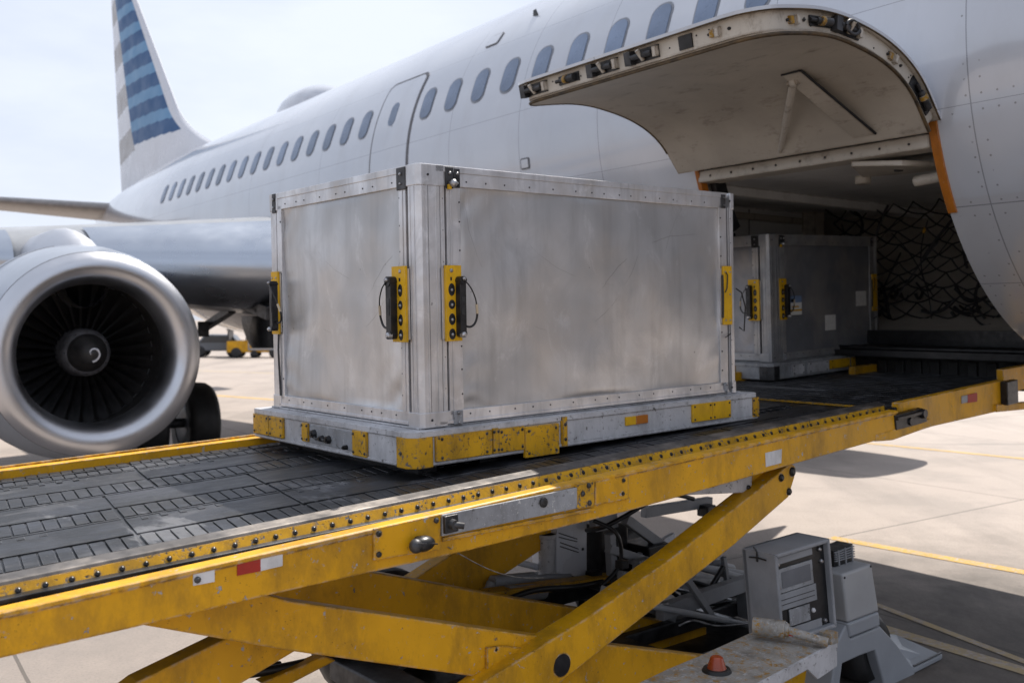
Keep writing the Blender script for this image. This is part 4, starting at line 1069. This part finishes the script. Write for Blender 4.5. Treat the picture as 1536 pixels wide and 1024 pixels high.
# --- chassis, level with the ground
def gp(u, v, y): return bp(FG, u, v, 1, y)
def G_(name, fn, mats, bev=.004):
    b = MB(); fn(b); b.build(name, mats, ld, bev); o = bpy.data.objects[b_last(name)]
def chas(name, b, mats, bev=.004):
    o = b.build(name, mats, ld, bev); o.matrix_local = FD.inverted() @ FG; return o
b = MB(); b.box((.2,-.28,.22),(3.0,-.16,.38)); b.box((.2,1.05,.32),(3.0,1.25,.5)); b.box((.2,-.16,.25),(.4,1.05,.36)); b.box((2.8,-.16,.25),(3.0,1.05,.36)); b.box((.4,-.16,.12),(2.8,1.05,.18)); b.box((1.5,-.16,.25),(1.62,1.05,.36)); b.box((.4,.35,.25),(2.8,.45,.34)); chas('chassis', b, [m_dark], .01)  # includes a low slab added to keep the bay below the arms dark
for (x, y) in ((.6,1.2),(2.5,1.2)):
    b = MB(); b.rev([(y-.12,.2),(y-.13,.3),(y-.08,.36),(y,.365),(y+.08,.36),(y+.13,.3),(y+.12,.2)], (x,0,.365), 32, 0, 'y'); b.rev([(y-.11,0),(y-.12,.2),(y+.12,.2),(y+.11,0)], (x,0,.365), 24, 1, 'y'); chas('wheel', b, [m_rub, m_grey_p], 0)
# white cabinet and pump unit behind the arms
def fill(name, poly, y, t, mat, bev=.004, extra=None):
    b = MB(); pts = [gp(u, v, y) for u, v in poly]; b.prism(pts, (0,t,0), 0)
    if extra: extra(b)
    return chas(name, b, [mat, m_blk, m_steel], bev)
def cabtxt(b):
    for (u0, v0, u1, v1) in ((838,799,866,808),(838,805,866,812),(840,813,868,823),(840,819,868,828)):
        b.bar(gp(u0,v0,.896), gp(u1,v1,.896), .002,.006,1)
    b.bolt(gp(874,823,.9),(0,-1,0),.01,.008,1)
fill('cabinet', [(835,782),(880,768),(880,868),(835,858)], .90, .22, m_finw, .006, cabtxt)
b = MB(); b.cyl(gp(820,864,.95), gp(820,800,.95), .05, n=20); b.cyl(gp(820,806,.95), gp(820,800,.95), .058, n=20); chas('hydraulic_tank', b, [m_white_p], 0)
fill('bracket', [(892,770),(925,760),(928,790),(895,798)], .80, .06, m_grey_p)
b = MB(); b.cyl(gp(738,872,.9), gp(800,866,.9), .035, n=18); b.cyl(gp(738,872,.9), gp(732,892,.9), .03, n=14); b.cyl(gp(800,866,.9), gp(855,864,.9), .018, n=14); b.cyl(gp(760,890,.8), gp(815,886,.8), .045, n=18); chas('hydraulic_cylinder', b, [m_grey_p], 0)
def rod(name, a, c, y, w, h, mat, y2=None, round_=False):
    b = MB(); p = gp(*a, y); q = gp(*c, y if y2 is None else y2)
    if round_: b.cyl(p, q, w/2, n=14)
    else: b.bar(p, q, w, h)
    return chas(name, b, [mat, m_blk], .003 if not round_ else 0)
rod('strut', (938,778), (1004,826), .75, .05, .06, m_grey_p)
rod('strut', (912,822), (1000,850), .7, .05, .05, m_grey_p)
rod('strut', (989,918), (1122,872), .25, .06, .085, m_grey_p)
rod('strut', (1050,850), (1135,872), .5, .05, .05, m_grey_p, round_=True)
rod('strut', (1040,914), (1150,944), .3, .04, .05, m_steel, round_=True)
rod('strut', (930,862), (1010,872), .6, .045, .05, m_grey_p)
rod('strut', (965,768), (1065,752), 1.05, .05, .07, m_grey_p)
rod('strut', (1020,885), (1060,820), .55, .05, .05, m_grey_p)
rod('bracket', (1116,880), (1118,925), .3, .08, .05, m_grey_p)
for (a_, c_, y_, w_, mt_, rd) in (((960,905),(1128,938),.10,.035,m_grey_p,True),((1000,842),(1132,862),.62,.04,m_grey_p,True),((905,885),(1010,925),.35,.05,m_grey_p,False),((1030,868),(1072,930),.2,.035,m_grey_p,False),
      ((945,842),(1010,802),.75,.035,m_finw,False),((760,838),(806,850),1.0,.04,m_finw,True),((700,905),(790,884),.85,.03,m_grey_p,True),((880,925),(1000,905),.2,.03,m_steel,True),((915,800),(918,862),.72,.05,m_grey_p,False),
      ((1085,835),(1092,880),.45,.03,m_grey_p,False),((1000,880),(1125,905),.4,.02,m_steel,True)):
    rod('pipe' if rd else 'brace', a_, c_, y_, w_, w_, mt_, round_=rd)
b = MB(); b.obox(gp(1060,765,1.0), (.05,0,0), (0,.05,0), (0,0,.04)); chas('bracket', b, [m_blk], .01)
b = MB(); b.obox(gp(905,830,.95), (.12,0,0), (0,.1,0), (0,0,.2)); chas('pump', b, [m_blk], .01)
b = MB(); b.obox(gp(1070,900,.7), (.22,0,0), (0,.1,0), (0,0,.10)); chas('battery_box', b, [m_dark], .01)
b = MB(); b.obox(gp(968,850,.8), (.10,0,0), (0,.12,0), (0,0,.16)); chas('engine_block', b, [m_blk], .01)
rnd = random.Random(9)
for pts, rr, mt in (([(880,795,.8),(905,790,.6),(935,775,.55),(975,752,.5),(1010,742,.5),(1040,748,.5)],.014,m_hose), ([(900,880,.5),(930,845,.5),(925,800,.5),(890,780,.6)],.012,m_hose), ([(745,905,.6),(800,885,.6),(860,880,.6),(905,872,.55)],.016,m_hose),
                    ([(1018,938,.2),(1040,930,.15),(1075,938,.1),(1125,934,.0)],.007,m_steel), ([(330,1012,.3),(380,1008,.3),(430,1000,.3),(495,985,.3)],.020,m_hose), ([(240,1012,.3),(330,1003,.35),(420,995,.4)],.012,m_hose),
                    ([(940,900,.4),(990,880,.45),(1040,905,.4),(1100,900,.4)],.014,m_hose), ([(640,960,.5),(720,940,.5),(820,930,.5),(900,910,.5)],.018,m_hose)):
    b = MB(); Q = [gp(*p) for p in pts]; C = []
    for i in range(len(Q)-1):
        a, p, q, d = Q[max(i-1,0)], Q[i], Q[i+1], Q[min(i+2,len(Q)-1)]
        for k in range(6):
            t = k/6; C.append(.5*((2*p)+(q-a)*t+(2*a-5*p+4*q-d)*t*t+(3*p-a-3*q+d)*t**3))
    C.append(Q[-1]); b.tube(C, rr, 8); chas('hose', b, [mt], 0)
for i in range(26):    # clutter of fittings in the dark machinery bay
    u = rnd.uniform(870,1110); v = rnd.uniform(830,925); y = rnd.uniform(.35,.9); b = MB(); c = gp(u, v, y)
    if i % 2: b.cyl(c, c+V((rnd.uniform(-.12,.12),rnd.uniform(-.05,.05),rnd.uniform(-.1,.1))), rnd.uniform(.015,.04), n=14)
    else: b.obox(c, (rnd.uniform(.02,.06),0,0), (0,.03,0), (0,0,rnd.uniform(.02,.05)))
    chas('fitting', b, [rnd.choice((m_dark, m_blk, m_grey_p))], .003 if not i % 2 else 0)
# stepped platform with beacon
ZP = HC-1.47
def hp(u, v, z=ZP): return bp(FG, u, v, 2, z)
b = MB(); b.prism([hp(*q) for q in ((850,1075),(1000,1003),(1055,980),(1128,947),(1175,944),(1257,962),(1175,1004),(1020,1090))], (0,0,-.028)); 
chas('step_platform', b, [m_mixpaint], .004)
b = MB(); a_0, a_1 = hp(1256,963), hp(1040,1078); nrm = V((a_1.y-a_0.y, a_0.x-a_1.x, 0)).normalized()
b.prism([a_0+V((0,0,.002)), a_0+(a_1-a_0)*.98+V((0,0,.002)), a_0+(a_1-a_0)*.98+V((0,0,-.05)), a_0+(a_1-a_0)*.24+V((0,0,-.05)), a_0+(a_1-a_0)*.16+V((0,0,-.118)), a_0+V((0,0,-.108))], nrm*.014); chas('step_edge', b, [m_white_p], .003)
b = MB(); c = hp(1075,1006); b.cyl(c, c+V((0,0,.014)), .062, .055, 28); b.cyl(c+V((0,0,.014)), c+V((0,0,.058)), .040, .026, 24, mi=1); b.cyl(c+V((0,0,.058)), c+V((0,0,.062)), .026, .020, 24, mi=1); chas('beacon', b, [m_rub, m_red], 0)
b = MB(); a = hp(1130,938,ZP+.06); c = hp(1178,944,ZP+.06); b.cyl(a, c, .040, n=20); b.cyl(c, c+(c-a)*.12, .030, n=16); b.cyl(c, hp(1242,963,ZP+.03), .020, n=14); b.box(hp(1243,963,ZP+.0)-V((.03,.03,0)), hp(1243,963,ZP+.0)+V((.03,.03,.05))); b.prism([a+V((.0,-.041,-.02)), c+V((0,-.041,-.02)), c+V((0,-.041,.0)), a+V((0,-.041,.0))], (0,.002,0), 1); chas('crank', b, [m_mixpaint, m_redtape], .003)

# --- control box
def T_(u, v, y): return gp(u, v, y)
yb = -.58
BL_ = [T_(*q, yb) for q in ((1163,832),(1245,807),(1256,940),(1174,968))]
cb = empty('control_box', FG @ Matrix.Translation(BL_[3]), 'grey open-fronted control box with dark face on the scuffed step beside the grey wheel housing', 'control box')
o3 = BL_[3]; q4 = [p-o3 for p in BL_]
b = MB(); dp = .20
def ringed(b, q, w, y0, y1, mi=0):
    c = sum(q, V((0,0,0)))/4
    inn = [p.lerp(c, w) for p in q]
    for i in range(4):
        j = (i+1) % 4
        b.prism([q[i]+V((0,y0,0)), q[j]+V((0,y0,0)), inn[j]+V((0,y0,0)), inn[i]+V((0,y0,0))], (0,y1-y0,0), mi)
    return inn
inn = ringed(b, q4, .09, 0, dp); b.prism([p+V((0,dp-.03,0)) for p in q4], (0,.028,0)); b.build('housing', [m_grey_p], cb, .006)
b = MB(); b.prism([p+V((0,.03,0)) for p in inn], (0,.01,0)); b.build('face_plate', [m_blk], cb, 0)
def inq(x0, x1, z0, z1, y=.022):
    A, B, C, D_ = inn
    f = lambda x, z: (D_.lerp(C, x)).lerp(A.lerp(B, x), z)+V((0,y,0))
    return [f(x0,z1), f(x1,z1), f(x1,z0), f(x0,z0)]
for (x0,x1,z0,z1,mt,nm) in ((.02,.74,.90,.98,m_grey_p,'panel'),(.05,.72,.55,.84,m_zinc,'display'),(.02,.76,.34,.54,m_grey_p,'panel'),(.20,.60,.12,.32,m_zinc,'panel'),(.06,.82,-.0,.10,m_grey_p,'panel')):
    b = MB(); b.prism(inq(x0,x1,z0,z1), (0,.006,0))
    if nm == 'display': b.prism(inq(x0+.05,x1-.05,z0+.05,z1-.04,.020), (0,.001,0), 1)
    if z0 == .34:
        for z in (.40,.46): b.prism(inq(.06,.72,z,z+.008,.0205), (0,.001,0), 2)
    b.build(nm, [mt, plain('screen_grey', (.16,.165,.18), .15), m_blk], cb, .001)
for (x, z, mt) in ((.9,.93,m_steel),(.92,.78,m_steel),(.9,.05,m_steel),(.68,.22,m_whitetape),(.05,.62,m_steel),(.05,.36,m_steel),(.12,.16,m_whitetape),(.06,.9,m_steel)):
    p = inq(x,x+.001,z,z+.001,.03)[0]; b = MB(); b.bolt(p, (0,-1,0), .013, .014, 0); b.build('knob', [mt], cb, 0)
b = MB(); pc = q4[0]+V((-.002,.1,-.0)); b.tube([pc+V((-.002,-.05,-.035)), pc+V((-.006,0,-.03)), pc+V((-.002,.05,-.037))], .004, 6); b.tube([pc+V((-.004,0,-.05)), pc+V((-.008,.0,0)), pc+V((-.006,.02,.02))], .005, 6); b.build('cable_tie', [m_hose], cb, 0)
b = MB(); c = V((.12,.08,-.02)); b.box((-.02,.03,-.10),(.30,.16,.0)); b.build('mount', [m_grey_p], cb, .004)

# --- grey wheel housing machine
ys = -.50
def SP(u, v, y=ys): return gp(u, v, y)
org = SP(1300,1024); org.z = 0
gs = empty('wheel_housing', FG @ Matrix.Translation(org), 'grey moulded wheel housing with an arch and flat foot, at the lower right', 'machine')
def gsb(name, poly, t, mt, y=ys, bev=.012, ext=None):
    b = MB(); b.prism([gp(u, v, y)-org for u, v in poly], (0,t,0), 0)
    if ext: ext(b)
    return b.build(name, mt if isinstance(mt, list) else [mt], gs, bev, 3)
m_gr = plain('moulded_grey_plastic', (.26,.275,.30), .48, 0, .07, 3, .0004)
m_gr2 = plain('moulded_grey_lid', (.33,.335,.345), .5, 0, .09, 2.5, .0004)
def lid(b):
    for (u, v) in ((1267,866),(1306,849)): b.bolt(gp(u, v, ys-.006)-org, (0,-1,0), .007, .004, 1)
gsb('upper_housing', [(1264,861),(1308,845),(1319,916),(1272,934)], .34, [m_gr2, m_blk], ys-.006, .014, lid)
gsb('middle_band', [(1272,935),(1319,917),(1321,938),(1276,956)], .35, m_gr, ys-.012)
z0 = -.0
gsb('arch', [(1270,936),(1276,957),(1321,939),(1345,965),(1372,1003),(1378,1080),(1340,1110),(1326,1024),(1313,975),(1290,983),(1264,995),(1258,1040),(1256,1110),(1236,1110),(1250,1010),(1258,960)], .34, m_gr, ys, .010)
b = MB(); b.prism([gp(u, v, ys+.02)-org for u, v in ((1330,1000),(1371,1001),(1414,980),(1414,994),(1376,1026),(1330,1040))], (0,.02,0)); 
b.prism([gp(1371,1002,ys)-org, gp(1413,981,ys)-org, gp(1413,981,ys)-org+V((0,.30,.05)), gp(1345,965,ys)-org+V((0,.30,0))], (0,0,-.03)); b.build('foot', [m_gr], gs, .006)
b = MB(); a = gp(1370,999,ys)-org; c = gp(1411,979,ys)-org; b.bar(a+V((0,-.002,.004)), c+V((0,-.002,.004)), .012,.006); b.bolt(gp(1354,1022,ys)-org, (0,-1,0), .014,.006); b.build('trim', [m_blk], gs, 0)
b = MB(); w = gp(1291,1040,ys+.15)-org; rr = .20; b.rev([(-.11,.10),(-.12,.16),(-.07,rr),(.07,rr),(.12,.16),(.11,.10)], (w.x,w.y+.02,rr), 32, 0, 'y'); b.rev([(-.10,0),(-.11,.10),(.11,.10),(.10,0)], (w.x,w.y+.02,rr), 24, 1, 'y'); b.build('wheel', [m_rub, m_blk], gs, 0)
b = MB(); p = [gp(u, v, ys+.1)-org for u, v in ((1250,826),(1279,815),(1281,846),(1252,852))]
b.prism(p, (0,.10,0), 0)
for k in range(5):
    for e in (0,): 
        a = p[0].lerp(p[3], .1+.2*k*.6); c = p[1].lerp(p[2], .1+.2*k*.6); b.bar(a+V((0,-.006,0)), c+V((0,-.006,0)), .012,.006,1)
for t in (.15,.5,.85): a = p[0].lerp(p[1], t); c = p[3].lerp(p[2], t); b.bar(a+V((0,-.012,0)), c+V((0,-.012,0)), .008,.008,1)
b.build('heat_sink', [m_blk, m_grey_p], gs, .002)
# ------------------------------------------------------------------ ground, markings, vehicles, sky, light, camera
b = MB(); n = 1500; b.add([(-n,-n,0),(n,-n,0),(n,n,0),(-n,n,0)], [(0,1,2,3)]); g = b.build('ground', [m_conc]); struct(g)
def gpx(u, v): return CAM + V(((u-768)/FPX, 1, (478-v)/FPX))*(HC/((v-478)/FPX))
def strip(name, a, c, w, mat, ext0=0, ext1=0, z=.004):
    a = gpx(*a); c = gpx(*c); d = (c-a).normalized(); nr = V((-d.y, d.x, 0))*w/2; a = a-d*ext0; c = c+d*ext1; b = MB()
    N = 40; L = [a.lerp(c, i/N) for i in range(N+1)]
    b.loft([[p+nr+V((0,0,z)), p-nr+V((0,0,z))] for p in L], 0, False, False); o = b.build(name, [mat]); struct(o); return o
strip('pavement_marking', (1290,814), (1536,858), .15, m_line, .3, 8)
strip('pavement_marking', (1345,948), (1536,1006), .13, m_line2, 1, 6)
strip('pavement_marking', (1335,668), (1536,688), .14, m_line, 6, 12)
strip('pavement_marking', (1310,905), (1440,955), .07, m_line2, 0, 3)
strip('pavement_marking', (310,592), (420,600), .25, m_line, 10, 4)
strip('pavement_marking', (300,556), (420,560), .3, m_line2, 20, 10)
# far vehicles
def far_vehicle(name, u, v, L, W, H, color, label, kind):
    p = gpx(u, v); F = frame((p.x, p.y, 0), (1, .12, 0)); e = empty(name, F, label, kind)
    cm = plain(name+'_paint', color, .35, .2, .05, 2)
    b = MB(); poly = [(-L/2,.35),(-L/2,H*.55),(-L*.36,H*.6),(-L*.2,H),(L*.28,H*.98),(L*.42,H*.62),(L/2,H*.55),(L/2,.35)]
    b.prism([(x,-W/2,z) for x, z in poly], (0,W,0)); b.build('body', [cm], e, .06)
    b = MB(); b.prism([(x,-W/2-.01,z) for x, z in ((-L*.30,H*.64),(-L*.18,H*.93),(L*.25,H*.92),(L*.34,H*.64))], (0,.02,0)); b.build('window', [m_glassd], e)
    for sx in (-.3,.3):
        for sy in (-1,1):
            b = MB(); b.rev([(-.11,0),(-.11,.2),(-.1,.31),(.1,.31),(.11,.2),(.11,0)], (L*sx, sy*(W/2-.1), .32), 20, 0, 'y'); b.build('wheel', [m_rub], e)
far_vehicle('parked_car', 328, 535, 2.9, 1.7, 1.25, (.10,.11,.125), 'grey utility car parked far off, between the engine and the near container', 'car')
p = gpx(386, 536); F = frame((p.x, p.y, 0), (1,.1,0)); e = empty('baggage_tug', F, 'low yellow ground vehicle parked far off, beside the near container edge', 'tug')
b = MB(); b.prism([(x,-.7,z) for x, z in ((-1.5,.3),(-1.5,.9),(-.4,.95),(-.2,.65),(1.3,.55),(1.5,.3))], (0,1.4,0)); b.build('body', [m_yel], e, .04)
b = MB(); b.box((-1.45,-.72,.95),(-1.38,.7,1.5)); b.box((-.5,-.72,.9),(-.44,.7,1.5)); b.box((-1.5,-.75,1.5),(-.35,.72,1.56)); b.build('canopy_frame', [m_blk], e)
for sx in (-1,1):
    for sy in (-.62,.62):
        b = MB(); b.rev([(-.11,0),(-.11,.2),(-.1,.28),(.1,.28),(.11,.2),(.11,0)], (sx, sy, .28), 20, 0, 'y'); b.build('wheel', [m_rub], e)
# flat grey dolly beside it
p = gpx(412, 536); F = frame((p.x, p.y, 0), (1,.1,0)); e = empty('baggage_dolly', F, 'low grey flatbed dolly parked far off, partly behind the near container', 'dolly')
b = MB(); b.box((-1.3,-.7,.42),(1.3,.7,.52)); b.box((-1.3,-.7,.52),(-1.24,.7,.95)); b.build('bed', [m_grey_p], e)
for sx in (-1,1):
    for sy in (-.6,.6):
        b = MB(); b.rev([(-.08,0),(-.08,.2),(.08,.2),(.08,0)], (sx, sy, .2), 16, 0, 'y'); b.build('wheel', [m_rub], e)

# light: high sun beyond the aircraft, a little aft
n_ = V((.807,.59,0)); d_ = V((-.59,.807,0))
EL = math.radians(57); AZ = math.radians(26)
h = n_*math.cos(AZ)+d_*math.sin(AZ); sd = V((h.x*math.cos(EL), h.y*math.cos(EL), math.sin(EL)))
sl = bpy.data.lights.new('sun', 'SUN'); sl.energy = 5.0; sl.angle = math.radians(.55); sl.color = (1, .94, .86)
so = bpy.data.objects.new('sun', sl); COL.objects.link(so); so.location = (0,0,30); so.rotation_euler = sd.to_track_quat('Z', 'Y').to_euler()
w = bpy.data.worlds.new('World'); S.world = w; w.use_nodes = True; t = w.node_tree; bg = t.nodes['Background']
sky = t.nodes.new('ShaderNodeTexSky'); sky.sky_type = 'NISHITA'; sky.sun_disc = False; sky.sun_elevation = EL; sky.sun_rotation = math.atan2(sd.x, sd.y)
sky.dust_density = 2.5; sky.air_density = 1.0; sky.ozone_density = 1.6; sky.altitude = 0
tc = t.nodes.new('ShaderNodeTexCoord'); mp = t.nodes.new('ShaderNodeMapping'); mp.inputs['Scale'].default_value = (1,1,3.2); t.links.new(tc.outputs['Generated'], mp.inputs[0])
no = t.nodes.new('ShaderNodeTexNoise'); no.inputs['Scale'].default_value = 1.5; no.inputs['Detail'].default_value = 6; no.inputs['Roughness'].default_value = .55; t.links.new(mp.outputs[0], no.inputs['Vector'])
mr = t.nodes.new('ShaderNodeMapRange'); mr.inputs[1].default_value = .3; mr.inputs[2].default_value = .62; mr.inputs[3].default_value = .45; mr.inputs[4].default_value = .95; t.links.new(no.outputs['Fac'], mr.inputs[0])
mx = t.nodes.new('ShaderNodeMix'); mx.data_type = 'RGBA'; t.links.new(mr.outputs[0], mx.inputs[0]); t.links.new(sky.outputs[0], mx.inputs[6]); mx.inputs[7].default_value = (8.8, 9.4, 10.8, 1)
t.links.new(mx.outputs[2], bg.inputs['Color']); bg.inputs['Strength'].default_value = .078
# camera
cam = bpy.data.cameras.new('camera'); co = bpy.data.objects.new('camera', cam); COL.objects.link(co); S.camera = co
co.location = CAM; co.rotation_euler = (PI/2, 0, 0); cam.sensor_width = 36; cam.lens = FPX/1536*36; cam.shift_y = -34/1536
cam.clip_start = .05; cam.clip_end = 5000
cam.dof.use_dof = True; cam.dof.focus_distance = 4.1; cam.dof.aperture_fstop = 3.0
S.view_settings.view_transform = 'Standard'; S.view_settings.look = 'None'; S.view_settings.exposure = .44; S.view_settings.gamma = 1
S.cycles.max_bounces = 6; S.cycles.diffuse_bounces = 4; S.cycles.glossy_bounces = 4; S.cycles.use_denoising = True
S.cycles.sample_clamp_indirect = 6
